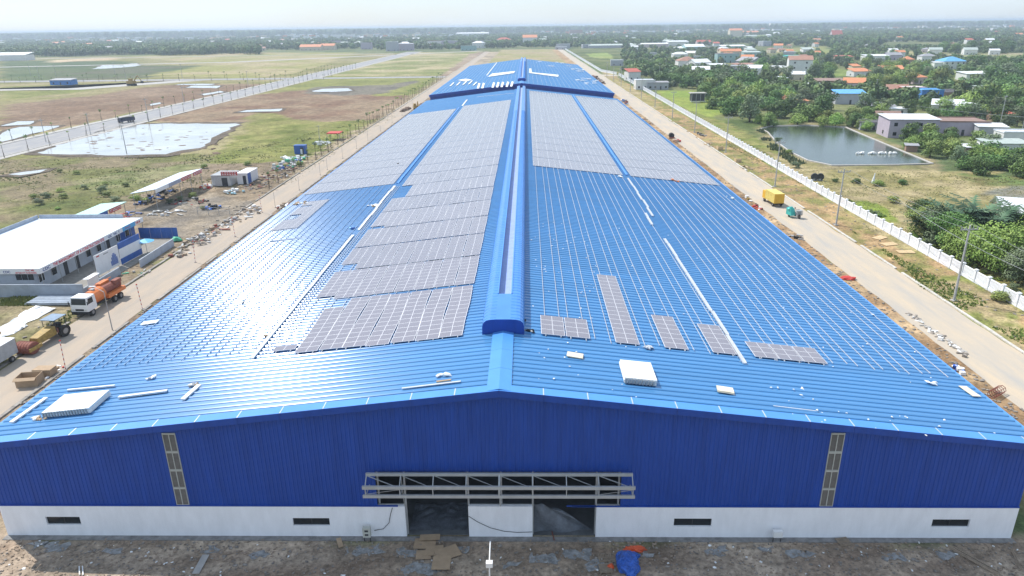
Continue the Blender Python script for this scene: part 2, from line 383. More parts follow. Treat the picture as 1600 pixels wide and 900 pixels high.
def ground_mat(name, attr=True, base=(.3,.25,.2), fine=1.0):
    m = bpy.data.materials.new(name); m.use_nodes = True; t = m.node_tree; b = t.nodes['Principled BSDF']; b.inputs['Roughness'].default_value = .95
    b.inputs['Specular IOR Level'].default_value = .15
    g = t.nodes.new('ShaderNodeNewGeometry')
    if attr: a = t.nodes.new('ShaderNodeVertexColor'); a.layer_name = 'soil'; cur = a.outputs[0]
    else:
        a = t.nodes.new('ShaderNodeRGB'); a.outputs[0].default_value = (*base, 1); cur = a.outputs[0]
    for sc_, lo, hi, det in ((.055, .80, 1.18, 3), (.35, .55, 1.42, 6), (2.2*fine, .52, 1.48, 7)):
        n = t.nodes.new('ShaderNodeTexNoise'); n.inputs['Scale'].default_value = sc_; n.inputs['Detail'].default_value = det; n.inputs['Roughness'].default_value = .7
        t.links.new(g.outputs['Position'], n.inputs['Vector'])
        r = t.nodes.new('ShaderNodeMapRange'); r.inputs[1].default_value = .3; r.inputs[2].default_value = .7; r.inputs[3].default_value = lo; r.inputs[4].default_value = hi
        t.links.new(n.outputs[0], r.inputs[0])
        mm = t.nodes.new('ShaderNodeVectorMath'); mm.operation = 'SCALE'; t.links.new(cur, mm.inputs[0]); t.links.new(r.outputs[0], mm.inputs['Scale']); cur = mm.outputs[0]
    t.links.new(cur, b.inputs['Base Color'])
    bp = t.nodes.new('ShaderNodeBump'); bp.inputs['Distance'].default_value = .12; t.links.new(n.outputs[0], bp.inputs['Height']); t.links.new(bp.outputs[0], b.inputs['Normal'])
    return m
m_ground = ground_mat('ground_soil_and_grass')
me.materials.append(m_ground)
ground = link('ground', me); tag(ground, kind='structure')

# ------------------------------------------------------------------ roads, kerbs, water
def sheet(name, poly, z, m, kind='structure', rag_amp=0, step=2.5, seed=1):
    pts = []
    n = len(poly)
    for i in range(n):
        a = Vector(poly[i]); b = Vector(poly[(i+1) % n]); L = (b-a).length; k = max(1, int(L/step))
        for j in range(k):
            p = a.lerp(b, j/k)
            if rag_amp:
                q = Vector((p.x*.9/step/2, p.y*.9/step/2, seed*3.7)); p = p+Vector((mnoise.noise(q)+.5*mnoise.noise(q*2.7), mnoise.noise(q+Vector((9,4,2)))+.5*mnoise.noise(q*2.7)))*rag_amp
            pts.append((p.x, p.y, z))
    import bmesh
    bm = bmesh.new(); vs = [bm.verts.new(p) for p in pts]; f = bm.faces.new(vs); bmesh.ops.triangulate(bm, faces=[f], ngon_method='BEAUTY')
    bmesh.ops.recalc_face_normals(bm, faces=bm.faces)
    if bm.faces[0].normal.z < 0: bmesh.ops.reverse_faces(bm, faces=bm.faces)
    mm = bpy.data.meshes.new(name); bm.to_mesh(mm); bm.free(); mm.materials.append(m)
    return tag(link(name, mm), kind=kind)
def road_mat(name, c, dirt, amt):
    m = mat(name, c, .9, c2=dirt, scale=.16, spec=.2, bump=.01, bscale=6); n = [x for x in m.node_tree.nodes if x.type == 'TEX_NOISE'][0]
    n.inputs['Detail'].default_value = 10
    mp_ = m.node_tree.nodes.new('ShaderNodeMapping'); mp_.inputs['Scale'].default_value = (3.2, .45, 1); g_ = [x for x in m.node_tree.nodes if x.type == 'NEW_GEOMETRY'][0]
    m.node_tree.links.new(g_.outputs['Position'], mp_.inputs['Vector']); m.node_tree.links.new(mp_.outputs[0], n.inputs['Vector'])
    r = [x for x in m.node_tree.nodes if x.type == 'MAP_RANGE'][0]; r.inputs[1].default_value = .5-amt; r.inputs[2].default_value = .72-amt*.3
    return m
m_rd = road_mat('dusty_concrete_road', (.37, .345, .31), (.50, .41, .30), .17)
m_rdl = road_mat('sandy_concrete_road', (.32, .285, .245), (.42, .34, .26), .2)
m_asph = road_mat('grey_asphalt', (.27, .27, .28), (.38, .36, .33), .05)
m_verge = ground_mat('verge_dirt', False, (.42, .34, .25))
sheet('road', R(-59.6, 15, -52.6, 1090), .0, m_rdl, rag_amp=.25, step=3, seed=2)
sheet('road', R(48.4, 20, 56.4, 1230), .0, m_rd, rag_amp=.3, step=3, seed=3)
sheet('road', R(-177, 60, -161, 1130), .03, m_asph, step=20)
sheet('road', [(-900, 546), (-61, 546), (-61, 562), (-900, 562)], .06, m_asph, rag_amp=.8, step=14, seed=5)
sheet('road', [(-420, 465), (-290, 470), (-240, 545), (-262, 546), (-305, 482), (-425, 476)], .05, m_conc, rag_amp=1.5, step=10, seed=6)
sheet('road', [(-900, 700), (-330, 840), (-61, 1130), (-75, 1135), (-345, 852), (-905, 715)], .05, m_conc, rag_amp=1.5, step=20, seed=7)
sheet('road', [(-700, 1010), (-190, 1060), (-190, 1070), (-700, 1024)], .05, m_conc, step=40)
sheet('road', [(57, 545), (68, 541), (68, 556), (57, 562)], .02, m_rd, step=4)
sheet('road', [tuple(gp(1170,112).xy), tuple(gp(1200,116).xy), tuple(gp(1200,122).xy), tuple(gp(1165,115).xy)], .03, m_conc, rag_amp=.5, seed=8)
# kerbs: single kerb stones laid end to end, nearest ones apart
m_kerbd = mat('dirty_kerb_concrete', (.36,.33,.29), .95, var=.45, scale=.8)
def kerb_run(x, y0, y1, L=2.0, hh=.16, ww=.38, gap_seed=0, missing=.06):
    rt = thing('kerb', None, None, (x, 0, 0)); rt['kind'] = 'structure'
    b = MB().box((-ww/2, 0, -.03), (ww/2, L-.03, hh)); me_ = b.mesh('kerb_stone', m_kerb if x > 0 else m_kerbd); rr = random.Random(gap_seed)
    y = y0; n = 0; far = MB()
    while y < y1:
        if rr.random() > missing:
            if y < 330 and n < 290:
                o = link('kerb_stone', me_, rt, (rr.uniform(-.03, .03), y, rr.uniform(-.02, .02))); n += 1
            else: far.box((-ww/2, y, -.03), (ww/2, y+L-.03, hh))
        y += L
    o = far.build('far_kerb_stones', m_kerb, rt); o['kind'] = 'stuff'
kerb_run(56.7, 50, 1230, gap_seed=1); kerb_run(-60.0, 62, 1090, gap_seed=2, missing=.14)
kerb_run(-52.2, 56, 330, gap_seed=3, missing=.35)
b = MB()
for x in (-177.3, -160.7): b.box((x-.2, 60, -.05), (x+.2, 540, .18)); b.box((x-.2, 570, -.05), (x+.2, 1130, .18))
tag(b.build('kerb', m_kerb), kind='structure')
# pavement strips beside the far road
for x0, x1 in ((-180.5, -177.6), (-160.4, -157.5)): sheet('pavement', R(x0, 60, x1, 1130), .05, m_conc, step=30)

m_mud = ground_mat('wet_mud', False, (.13, .105, .08))
def puddle(pts, seed, amp=3.5, step=5):
    P = ppoly(pts); cx, cy = sum(q[0] for q in P)/len(P), sum(q[1] for q in P)/len(P)
    sheet('mud', [(cx+(a-cx)*1.05+(1.5 if a > cx else -1.5), cy+(b_-cy)*1.05+(2 if b_ > cy else -2)) for a, b_ in P], .012, m_mud, rag_amp=amp*.9, step=step, seed=seed)
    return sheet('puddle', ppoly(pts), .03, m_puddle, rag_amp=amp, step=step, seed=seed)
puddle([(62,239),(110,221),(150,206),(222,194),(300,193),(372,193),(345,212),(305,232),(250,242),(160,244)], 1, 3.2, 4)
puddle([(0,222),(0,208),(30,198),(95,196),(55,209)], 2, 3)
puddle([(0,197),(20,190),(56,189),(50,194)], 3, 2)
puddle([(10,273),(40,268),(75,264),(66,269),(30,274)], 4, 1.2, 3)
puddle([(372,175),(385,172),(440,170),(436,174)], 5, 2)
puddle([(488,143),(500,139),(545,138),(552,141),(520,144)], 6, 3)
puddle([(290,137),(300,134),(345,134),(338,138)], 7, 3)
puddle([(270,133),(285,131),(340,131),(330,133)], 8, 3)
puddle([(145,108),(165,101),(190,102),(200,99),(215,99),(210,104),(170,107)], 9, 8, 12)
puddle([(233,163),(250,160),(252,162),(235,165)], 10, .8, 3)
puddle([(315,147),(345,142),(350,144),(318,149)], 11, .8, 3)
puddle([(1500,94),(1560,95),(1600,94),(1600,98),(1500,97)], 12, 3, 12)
# dark mud and water reeds in the big puddle
b = MB()
for k in range(60):
    p = gp(random.uniform(130, 340), random.uniform(198, 240)); b.blob((p.x, p.y, .02), (random.uniform(.3, 1.6), random.uniform(.3, 1.2), .09), k, .4, 1, None)
tag(b.build('mud_clods', m_soil), 'dark mud clods poking out of the wide shallow puddle beside the far road', 'mud', kind='stuff')
pond_px = [(1188,201),(1205,197),(1262,196),(1322,199),(1345,209),(1400,232),(1458,256),(1400,258),(1300,259),(1262,251),(1235,238),(1212,221),(1200,207)]
sheet('pond', ppoly(pond_px), .02, m_pond, rag_amp=.5, step=3, seed=21)
# low pond bank
pp = [gp(*q) for q in pond_px]
b = MB()
for a, c in zip(pp, pp[1:]+pp[:1]):
    b.bar((a.x, a.y, .02), (c.x, c.y, .02), .28, 5)
tag(b.build('pond_bank', m_conc), kind='structure')

# ------------------------------------------------------------------ the halls
def slope_mesh(side, y0, y1, up, half, pitch=.70, x_in=.25):
    """ribbed sheet of one roof slope: ribs run down the slope, repeated along the hall"""
    prof = [(0, 0), (.40, 0), (.418, .046), (.508, .086), (.56, .086), (.61, .045), (.63, 0)]
    v = []; xo = RX+side*half; xi = RX+side*x_in; zo = rz(xo, up); zi = rz(xi, up); y = y0
    while y < y1:
        for dy, dz in prof:
            if y+dy <= y1: v.append((y+dy, dz))
        y += pitch
    n = len(v); P = [(xi, a, zi+b) for a, b in v]+[(xo, a, zo+b) for a, b in v]
    Fs = [(i, i+1, n+i+1, n+i) if side < 0 else (i, n+i, n+i+1, i+1) for i in range(n-1)]
    b = MB(); b.v = P; b.f = Fs; b.mi = [0]*len(Fs); return b
def hall(label, y0, y1, up, front_detail):
    t = thing('warehouse', label, 'warehouse', (0, 0, 0))
    for s, hw in ((-1, 37.79), (1, 37.78)):
        slope_mesh(s, y0-.25, y1, up, hw).build('roof_slope', m_roof, t)
        # eave gutter
        xo = RX+s*hw; z = rz(xo, up)
        b = MB(); b.box((min(xo, xo+s*.28), y0-.25, z-.30), (max(xo, xo+s*.28), y1, z-.05)); b.build('gutter', m_trim, t)
        # side wall
        b = MB(); xw = RX+s*(hw-.25)
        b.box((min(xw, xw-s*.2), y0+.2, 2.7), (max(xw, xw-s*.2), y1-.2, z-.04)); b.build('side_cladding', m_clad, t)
        b = MB(); b.box((min(xw, xw-s*.25), y0+.2, -.1), (max(xw, xw-s*.25), y1-.2, 2.7)); b.build('side_wall', m_white, t)
    b = MB()
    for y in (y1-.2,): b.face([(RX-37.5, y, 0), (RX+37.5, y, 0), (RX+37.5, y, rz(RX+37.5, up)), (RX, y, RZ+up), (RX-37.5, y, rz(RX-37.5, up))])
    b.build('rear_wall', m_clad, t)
    # ridge flashing, one sheet after the other
    ry = y0-.26; k = 0
    while ry < y1:
        L = 3.2; e = min(ry+L, y1)
        if ry < y0+9.6 or ry > y1-6:
            c = MB()
            for s in (-1, 1):
                xa, xb = RX, RX+s*.85
                P = [(xa, RZ+up+.20), (xb, rz(xb, up)+.13), (xb, rz(xb, up)+.10), (xa, RZ+up+.17)]
                c.extr(P, ry+.012, e+.0-.012)
            c.build('ridge_flashing', m_trim, t, (0, 0, .002*(k % 2)))
        ry = e; k += 1
    return t
h1 = hall('long blue roofed hall in front with white lower walls and solar panels on its roof', 42.9, 289., 0., True)
h2 = hall('second blue roofed hall behind the front one, its roof still without panels', 298., 521., 1.3, False)
# gable wall of hall 2
b = MB(); b.face([(RX-37.5, 298.0, 0), (RX+37.5, 298.0, 0), (RX+37.5, 298.0, rz(RX+37.5, 1.3)-.05), (RX, 298.0, RZ+1.25), (RX-37.5, 298.0, rz(RX-37.5, 1.3)-.05)]); b.build('gable_cladding', m_clad, h2)

# barge (gable edge) flashing pieces of both halls
def barge(t, y0, up, step=3.05):
    for s in (-1, 1):
        x = 0.
        while x < 37.7:
            x1 = min(x+step, 37.78); xa, xb = RX+s*(x+.012), RX+s*(x1-.012); za, zb = rz(xa, up), rz(xb, up)
            b = MB(); q = [(xa, za), (xb, zb)]
            P = [(xa, y0-.36, za-.42), (xb, y0-.36, zb-.42), (xb, y0+.34, zb+.0), (xa, y0+.34, za+.0), (xa, y0-.36, za+.13), (xb, y0-.36, zb+.13), (xb, y0+.34, zb+.15), (xa, y0+.34, za+.15)]
            b.hexa([(xa, y0-.36, za+.10), (xb, y0-.36, zb+.10), (xb, y0+.55, zb+.115), (xa, y0+.55, za+.115), (xa, y0-.36, za+.125), (xb, y0-.36, zb+.125), (xb, y0+.55, zb+.14), (xa, y0+.55, za+.14)])
            b.build('gable_flashing', m_trim, t)
            b = MB().box((0,0,0), (.001,.001,.001)) if False else MB()
            b.hexa([(xa, y0-.39, za-.38), (xb, y0-.39, zb-.38), (xb, y0-.362, zb-.38), (xa, y0-.362, za-.38), (xa, y0-.39, za+.12), (xb, y0-.39, zb+.12), (xb, y0-.362, zb+.12), (xa, y0-.362, za+.12)])
            b.build('gable_fascia', m_clad, t)
            # white sealant seam
            if x > .5:
                c = MB(); xm = RX+s*x; zm = rz(xm, up); c.hexa([(xm-.035, y0-.37, zm+.128), (xm+.035, y0-.37, zm+.128), (xm+.035, y0+.56, zm+.142), (xm-.035, y0+.56, zm+.142), (xm-.035, y0-.37, zm+.14), (xm+.035, y0-.37, zm+.14), (xm+.035, y0+.56, zm+.154), (xm-.035, y0+.56, zm+.154)]); c.build('seam', m_galv, t)
            x = x1
barge(h1, 42.9, 0.); 
b = MB()
for s in (-1, 1):
    xa, xb = RX, RX+s*37.78; za, zb = rz(xa, 1.3), rz(xb, 1.3)
    b.hexa([(xa, 297.5, za-.9), (xb, 297.5, zb-.9), (xb, 298.3, zb-.9), (xa, 298.3, za-.9), (xa, 297.5, za+.14), (xb, 297.5, zb+.14), (xb, 298.3, zb+.14), (xa, 298.3, za+.14)])
b.build('gable_fascia', m_clad, h2)

# front gable cladding: ribbed sheet, cut round openings
OP = (-11.1, 6.72, 2.76, 5.70)                   # big dark opening
LV = [(-26.05, -25.1), (21.15, 22.1)]           # louvre strips
def clad_piece(x0, x1, zb0, ztop=None, zt=None):
    """vertical ribs, pitch .3; ztop None = follows the roof slope"""
    b = MB(); x = x0; pr = [(0, 0), (.19, 0), (.215, -.035), (.275, -.035), (.30, 0)]
    pts = []
    k = math.floor(x0/.3)*.3
    while k < x1:
        for dx, dy in pr[:-1]:
            if x0 <= k+dx <= x1: pts.append((k+dx, dy))
        k += .3
    if pts and pts[0][0] > x0: pts.insert(0, (x0, 0))
    pts.append((x1, 0))
    if ztop is None and x0 < RX < x1: pts.append((RX, 0)); pts.sort()
    n = len(pts)
    b.v = [(px, 43+dy, zb0) for px, dy in pts]+[(px, 43+dy, (rz(px)-.02) if ztop is None else ztop) for px, dy in pts]
    b.f = [(i, i+1, n+i+1, n+i) for i in range(n-1)]; b.mi = [0]*(n-1); return b
XL, XR = RX-37.5, RX+37.45
for x0, x1, a, c in ((XL, LV[0][0], 2.74, None), (LV[0][1], OP[0], 2.74, None), (OP[0], OP[1], OP[3], None), (OP[1], LV[1][0], 2.74, None), (LV[1][1], XR, 2.74, None)):
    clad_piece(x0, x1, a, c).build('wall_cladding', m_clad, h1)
for x0, x1 in LV: 
    b = MB(); b.hexa([(x0, 43.0, 8.95), (x1, 43.0, 8.95), (x1, 43.06, 8.95), (x0, 43.06, 8.95), (x0, 43.0, rz(x0)), (x1, 43.0, rz(x1)), (x1, 43.06, rz(x1)), (x0, 43.06, rz(x0))]); b.build('wall_cladding', m_clad, h1)
# drip flashing above the white wall
for x0, x1 in ((XL, -9.6), (3.2, XR)):
    MB().box((x0, 42.90, 2.70), (x1, 42.99, 2.80)).build('drip_flashing', m_clad, h1)
# louvres
for x0, x1 in LV:
    for i in range(4):
        z0 = 2.80+i*1.54; z1 = z0+1.52
        fr = MB()
        fr.box((x0, 42.93, z1-.12), (x1, 43.02, z1)); fr.box((x0, 42.93, z0), (x1, 43.02, z0+.04)); fr.box((x0, 42.93, z0+.04), (x0+.05, 43.02, z1-.12)); fr.box((x1-.05, 42.93, z0+.04), (x1, 43.02, z1-.12))
        xm = (x0+x1)/2; fr.box((xm-.03, 42.93, z0+.04), (xm+.03, 43.02, z1-.12))
        lf = fr.build('louvre', m_louf, h1)
        sl = MB(); zz = z0+.05
        while zz < z1-.16:
            for a, c in ((x0+.05, xm-.03), (xm+.03, x1-.05)):
                sl.hexa([(a, 42.95, zz), (c, 42.95, zz), (c, 43.0, zz+.06), (a, 43.0, zz+.06), (a, 42.95, zz+.02), (c, 42.95, zz+.02), (c, 43.0, zz+.08), (a, 43.0, zz+.08)])
            zz += .10
        sl.box((x0+.05, 43.03, z0), (x1-.05, 43.05, z1))
        sl.build('slats', m_louv, lf)
# white lower walls with windows
def wall_with_holes(x0, x1, holes):
    b = MB(); xs_ = sorted(holes); cur = x0
    for a, c, z0, z1 in xs_:
        b.box((cur, 42.92, -.1), (a, 43.14, 2.72)); b.box((a, 42.92, -.1), (c, 43.14, z0)); b.box((a, 42.92, z1), (c, 43.14, 2.72)); cur = c
    b.box((cur, 42.92, -.1), (x1, 43.14, 2.72)); return b
HO = [(-36.2, -33.6, 1.0, 1.72), (-17.55, -14.8, .97, 1.66), (10.72, 13.48, 1.0, 1.70), (29.5, 32.2, 1.0, 1.68)]
wall_with_holes(XL, -9.1, HO[:2]).build('front_wall', m_white, h1)
MB().box((-4.42, 42.92, -.1), (.31, 43.14, 2.74)).build('front_wall', m_white, h1)
wall_with_holes(4.99, XR, HO[2:]).build('front_wall', m_white, h1)
for a, c, z0, z1 in HO:
    fr = MB(); fr.box((a, 43.05, z0), (c, 43.09, z0+.04)); fr.box((a, 43.05, z1-.04), (c, 43.09, z1)); fr.box((a, 43.05, z0+.04), (a+.04, 43.09, z1-.04)); fr.box((c-.04, 43.05, z0+.04), (c, 43.09, z1-.04)); fr.box(((a+c)/2-.02, 43.05, z0+.04), ((a+c)/2+.02, 43.09, z1-.04))
    wf = fr.build('window', m_void, h1); MB().box((a+.04, 43.065, z0+.04), (c-.04, 43.075, z1-.04)).build('pane', m_glass, wf)
# concrete footing strip, floor inside, steel behind the opening
MB().box((XL-.1, 42.42, -.06), (XR+.1, 42.92, .03)).build('concrete_apron', mat('dirty_concrete', (.27,.26,.25), .95, var=.5, scale=1.6), h1)
MB().box((XL, 43.14, -.1), (XR, 288.6, .02)).build('floor_slab', mat('hall_floor', (.16, .17, .18), .5, var=.5, scale=.5), h1)
for x in (-11.0, -9.05, -4.4, -1.97, .33, 4.97, 6.6):
    MB().box((x-.06, 43.2, .02 if x not in (-11.0, 6.6) else 2.75), (x+.06, 43.35, 5.65)).build('door_post', m_steel, h1)
for z, dz in ((5.05, .28), (2.66, .10)):
    x0, x1 = OP[0], OP[1]
    if z < 3:
        for a, c in ((OP[0], -9.1), (-4.42, .31), (4.99, OP[1])): MB().box((a, 43.16, z), (c, 43.22, z+dz)).build('girt', m_steel, h1)
    else: MB().box((x0, 43.4, z), (x1, 43.5, z+dz)).build('girt', m_grey, h1)
MB().box((2.8, 42.9, 2.74), (5.0, 42.98, 2.82)).build('flashing_strip', m_clad, h1)
# inside columns and roof beams seen in the dark
for y in (52, 62, 72):
    for x in (-20, -9, 5, 16):
        MB().box((x-.15, y-.15, 0), (x+.15, y+.15, rz(x)-.5)).build('column', m_steel, h1)

# steel canopy frame over the doors
cf = thing('steel_canopy', 'unclad grey steel canopy frame sticking out over the two door openings', 'steel frame', (0, 42.9, 0))
def cm(name, bxs, m=m_steel):
    b = MB(); [b.box(*q) for q in bxs]; return b.build(name, m, cf)
X0, X1 = -11.6, 7.42
cm('beam', [((X0, -.55, 5.76), (X1, -.41, 5.98))]); cm('beam', [((X0-.15, -1.30, 5.16), (X1+.1, -1.16, 5.42))]); cm('beam', [((X0-.15, -1.30, 4.44), (X1+.1, -1.16, 4.68))])
for i, x in enumerate((X0+.05, -9.1, -6.75, -4.4, -2.05, .31, 2.7, 4.98, X1-.05)):
    big = i in (4,); r = .09 if big else .045
    b = MB(); b.bar((x, -.48, 5.86), (x, -1.23, 5.30), r, 4); b.build('rafter', m_steel, cf)
    b = MB(); b.bar((x, -1.23, 5.16), (x, -1.23, 4.68), r, 4); b.build('upright', m_steel, cf)
    if i in (0, 1, 3, 4, 5, 7, 8): b = MB(); b.bar((x, -1.16, 4.56), (x, .2, 4.56), r, 4); b.build('bottom_tie', m_steel, cf)
    if i in (1, 3, 4, 5, 7): b = MB(); b.bar((x, -.48, 5.76), (x, .06, 2.76), r*.8, 4); b.build('strut', m_steel, cf)
for xa, xb in ((-9.1, -6.75), (-6.75, -4.4), (-4.4, -2.05), (-2.05, .31), (.31, 2.7), (2.7, 4.98)):
    b = MB(); b.bar((xa, -.5, 5.80), (xb, -1.2, 5.22), .022, 4); b.build('brace', m_steel, cf)
for xa, xb in ((X0, -9.1), (4.98, X1)):
    b = MB(); b.bar((xa, -.5, 5.80), (xb, -1.2, 5.22), .03, 4); b.bar((xb, -1.2, 5.1), (xa, -1.2, 4.7), .02, 4); b.build('brace', m_steel, cf)

# ridge ventilators
def ridge_vent(t, y0, y1, up):
    outer = [(-1.72, -.18), (-1.70, .62), (-1.60, .95), (-1.38, 1.14), (-1.05, 1.22), (-.60, 1.25)]
    Z = RZ+up-.05
    base = MB(); base.extr([(x+RX, Z+z) for x, z in outer], y0, y1, closed=False)
    base.extr([(RX-.60, Z+1.25), (RX-.60, Z+.55)], y0+5.8, y1, closed=False); base.build('left_hood', m_vent, t, smooth=False)
    b = MB(); b.extr([(RX-x, Z+z) for x, z in outer], y0, y1, closed=False); b.extr([(RX+.60, Z+1.25), (RX+.60, Z+.55)], y0+5.8, y1, closed=False)
    b.build('right_hood', m_vent, t)
    b = MB(); b.extr([(RX-.60, Z+.55), (RX, Z+.50), (RX+.60, Z+.55)], y0+5.8, y1, closed=False); b.build('throat_gutter', mat('pale_vent_floor', (.30, .40, .66), .5, var=.2), t)
    for sx in (-1, 1): MB().box((RX+sx*.60-.05, y0+5.8, Z+1.24), (RX+sx*.60+.05, y1, Z+1.31)).build('throat_rim', m_trim, t)
    b = MB(); prof = outer+[(-x, z) for x, z in reversed(outer)]
    b.face([(RX+x, y0, Z+z) for x, z in prof]); fc = b.build('end_cap', m_clad, t)
    c = MB()
    for i in range(14):
        x = -1.5+i*3/13; c.box((RX+x-.03, y0-.03, Z-.15), (RX+x+.03, y0-.002, Z+(.85 if abs(x) > 1.3 else 1.1)))
    c.build('end_cap_ribs', m_clad, fc)
    b = MB(); b.face([(RX-.60, y0, Z+1.25), (RX+.60, y0, Z+1.25), (RX+.60, y0+5.8, Z+1.25), (RX-.60, y0+5.8, Z+1.25)]); b.face([(RX-.6, y0+5.8, Z+.5), (RX+.6, y0+5.8, Z+.5), (RX+.6, y0+5.8, Z+1.25), (RX-.6, y0+5.8, Z+1.25)]); b.build('top_sheet', m_vent, t)
    # cross ribs of the hood sheets
    c = MB(); y = y0+.3
    while y < min(y1, y0+150):
        for s in (-1, 1):
            pr = [(RX+s*abs(x), Z+z+.0) for x, z in outer[1:]]
            for (xa, za), (xb, zb) in zip(pr, pr[1:]):
                c.face([(xa, y, za), (xb, y, zb), (xb+s*.0, y+.05, zb+.035), (xa+s*.03, y+.05, za+.03)]); c.face([(xa+s*.03, y+.05, za+.03), (xb, y+.05, zb+.035), (xb, y+.1, zb), (xa, y+.1, za)])
        y += .70
    o = c.build('hood_ribs', m_vent, t); o['kind'] = 'stuff'
ridge_vent(h1, 52.4, 287., 0.); ridge_vent(h2, 311., 519., 1.3)

# ------------------------------------------------------------------ solar panels
def slope_matrix(side):
    th = math.atan(RS)*side      # drop with growing |x|
    return th
pb = MB(); PW, PH = 1.96, .96
pb.box((0, 0, 0), (PW, PH, .035), 0)
for a, c in ((.04, PW/2-.022), (PW/2+.022, PW-.04)): pb.face([(a, .035, .039), (c, .035, .039), (c, PH-.035, .039), (a, PH-.035, .039)], 1)
panel_me = pb.mesh('solar_panel', [m_alu, m_pv])
CELL = 2.02; ROW = .985
ROW_ = ROW
def array(label, side, x_start, cols, y0, rows, jitter=0., gap=.02, mask=None, single=True, up=0., group=None, lift=.14, pitch=ROW):
    """x_start = left edge of the leftmost column; rows march away from the camera"""
    t = thing('solar_array', label, 'solar panels', (x_start, y0, rz(x_start, up)+lift), 0, group)
    th = math.atan(RS)*(1 if side > 0 else -1); t.rotation_euler.y = th
    rr = random.Random(label); far = MB(); n = 0; cosx = 1/math.cos(th)
    for c in range(cols):
        jy = rr.uniform(-jitter, jitter)
        for r in range(rows):
            if mask and not mask(c, r): continue
            x = c*CELL*cosx+rr.uniform(-.006, .006); y = r*pitch+jy*0+(.0 if not jitter else jy)
            if jitter: x += rr.uniform(-.01, .01)+jitter*.35*math.sin(r*.5+c*1.7)
            if single:
                link('solar_panel', panel_me, t, (x, y, rr.uniform(0, .006)))
            else:
                far.box((x, y, 0), (x+PW, y+PH, .035), 0)
                for a, q in ((.04, PW/2-.022), (PW/2+.022, PW-.04)): far.face([(x+a, y+.035, .039), (x+q, y+.035, .039), (x+q, y+PH-.035, .039), (x+a, y+PH-.035, .039)], 1)
            n += 1
    if not single: o = far.build('solar_panel_rows', [m_alu, m_pv], t); o['kind'] = 'stuff'
    # rails under the array
    rl = MB()
    for c in range(cols):
        for q in (.35, 1.6): rl.box((c*CELL+q, -.25, -.10), (c*CELL+q+.05, rows*ROW+.1, -.005))
    rl.build('rail', m_galv, t)
    return t
ORD = ['first','second','third','fourth','fifth','sixth','seventh','eighth','ninth','tenth','eleventh','twelfth','thirteenth','fourteenth','fifteenth','sixteenth','seventeenth','eighteenth','nineteenth','twentieth']
# inner left field
array('front block of grey panels left of the ridge with stepped edges', -1, -19.35, 7, 52.5, 12, .16, mask=lambda c, r: not ((c == 0 and r > 9) or (c == 0 and r < 0)))
array('single panel off the lower left corner of the front block', -1, -21.5, 1, 53.4, 1)
fronts = [64.9, 74.1, 82.9, 91.4, 100.6, 109.5, 118.6]
ends = fronts[1:]+[128.]
for i, (a, e) in enumerate(zip(fronts, ends)):
    rows = int((e-a-.28)/.965); pt = (e-a-.28)/rows; msk = None; cols = 8; xs0 = -21.3
    msk = (lambda c, r, i=i: not (c == 0 and r < (1, 2, 0, 1, 0, 0, 0, 2)[i]) and not (c == 7 and r >= 8 and i in (1, 4)))
    if i in (4, 5): xs0 = -19.3 if i == 5 else -21.3; cols = 7 if i == 5 else 8
    array('%s block of panels behind the front one, left of the ridge' % ORD[i], -1, xs0, cols, a, rows, .06, mask=msk, pitch=pt)
y = 128.; i = 7
while y < 243:
    array('%s block of panels behind the front one, left of the ridge' % ORD[i], -1, -21.3, 8, y, 9, single=y < 150)
    y += 9.15; i += 1
# outer left field
y = 121.6; i = 0
while y < 240:
    array('%s block from the front of the outer panel field beside the left eave' % ORD[i], -1, -39.4, 8, y, 9, single=y < 140)
    y += 9.15; i += 1
sm = array('small loose block of panels with ragged edges near the left eave', -1, -36.9, 2, 97.2, 18, .0, mask=lambda c, r: not (c == 0 and r in (6, 7, 8, 14)), )
sm.rotation_euler.z = 0
# inner right and outer right fields
y = 126.4; i = 0
while y < 279:
    array('%s block from the front of the panel field just right of the ridge' % ORD[i], 1, 1.15, 8, y, 9, single=y < 150)
    array('%s block from the front of the outer panel field beside the right eave' % ORD[i], 1, 18.75, 8 if y < 200 else 8, y, 9, single=y < 150)
    y += 9.15; i += 1
# small finished groups at the front right
array('square group of four panels nearest the ridge on the right slope', 1, 1.12, 1, 52.7, 4)
array('square group of four panels, second from the ridge on the right slope', 1, 3.17, 1, 52.7, 4)
array('long single column of sixteen panels on the right slope', 1, 7.2, 1, 52.5, 17)
array('column of seven panels between the long column and the four row one', 1, 11.2, 1, 52.5, 7)
array('column of six panels beside the silver cable tray', 1, 15.15, 1, 52.5, 6)
array('wide low group of panels three columns across, right of the cable tray', 1, 18.6, 3, 52.5, 3)

# ------------------------------------------------------------------ mounting rails, trays
def rails(label, xs_, y0, y1, up=0., skip=None, m=None, group=None, rw2=.021):
    t = thing('rail_rows', label, 'mounting rails', (0, y0, 0), group=group)
    for x in xs_:
        z = rz(x, up)+.11; j = random.uniform(-.4, .4)
        MB().box((x-rw2, j, z-.02), (x+rw2, y1-y0, z+.04)).build('mounting_rail', m or m_galv, t)
    return t
cols_in = [1.15+CELL*k for k in range(8)]; cols_out = [18.75+CELL*k for k in range(8)]
rails('bare silver rails running up the right slope between ridge and cable tray', [c+q for c in cols_in for q in (.35, 1.6)], 52.6, 126.4)
rails('bare silver rails running up the outer right slope', [c+q for c in cols_out for q in (.35, 1.6)], 52.6, 126.4)
rails('bare rails on the shiny outer left slope', [-39.2+CELL*k+q for k in range(8) for q in (.35, 1.6)], 54, 121.5, m=m_dullrail, rw2=.02)
rails('short bare rails beside the front panel block', [-21.0, -19.7], 53.5, 65)
rails('rails on the left slope of the second hall', [RX-3-1.9*k for k in range(18)], 301, 515, 1.3)
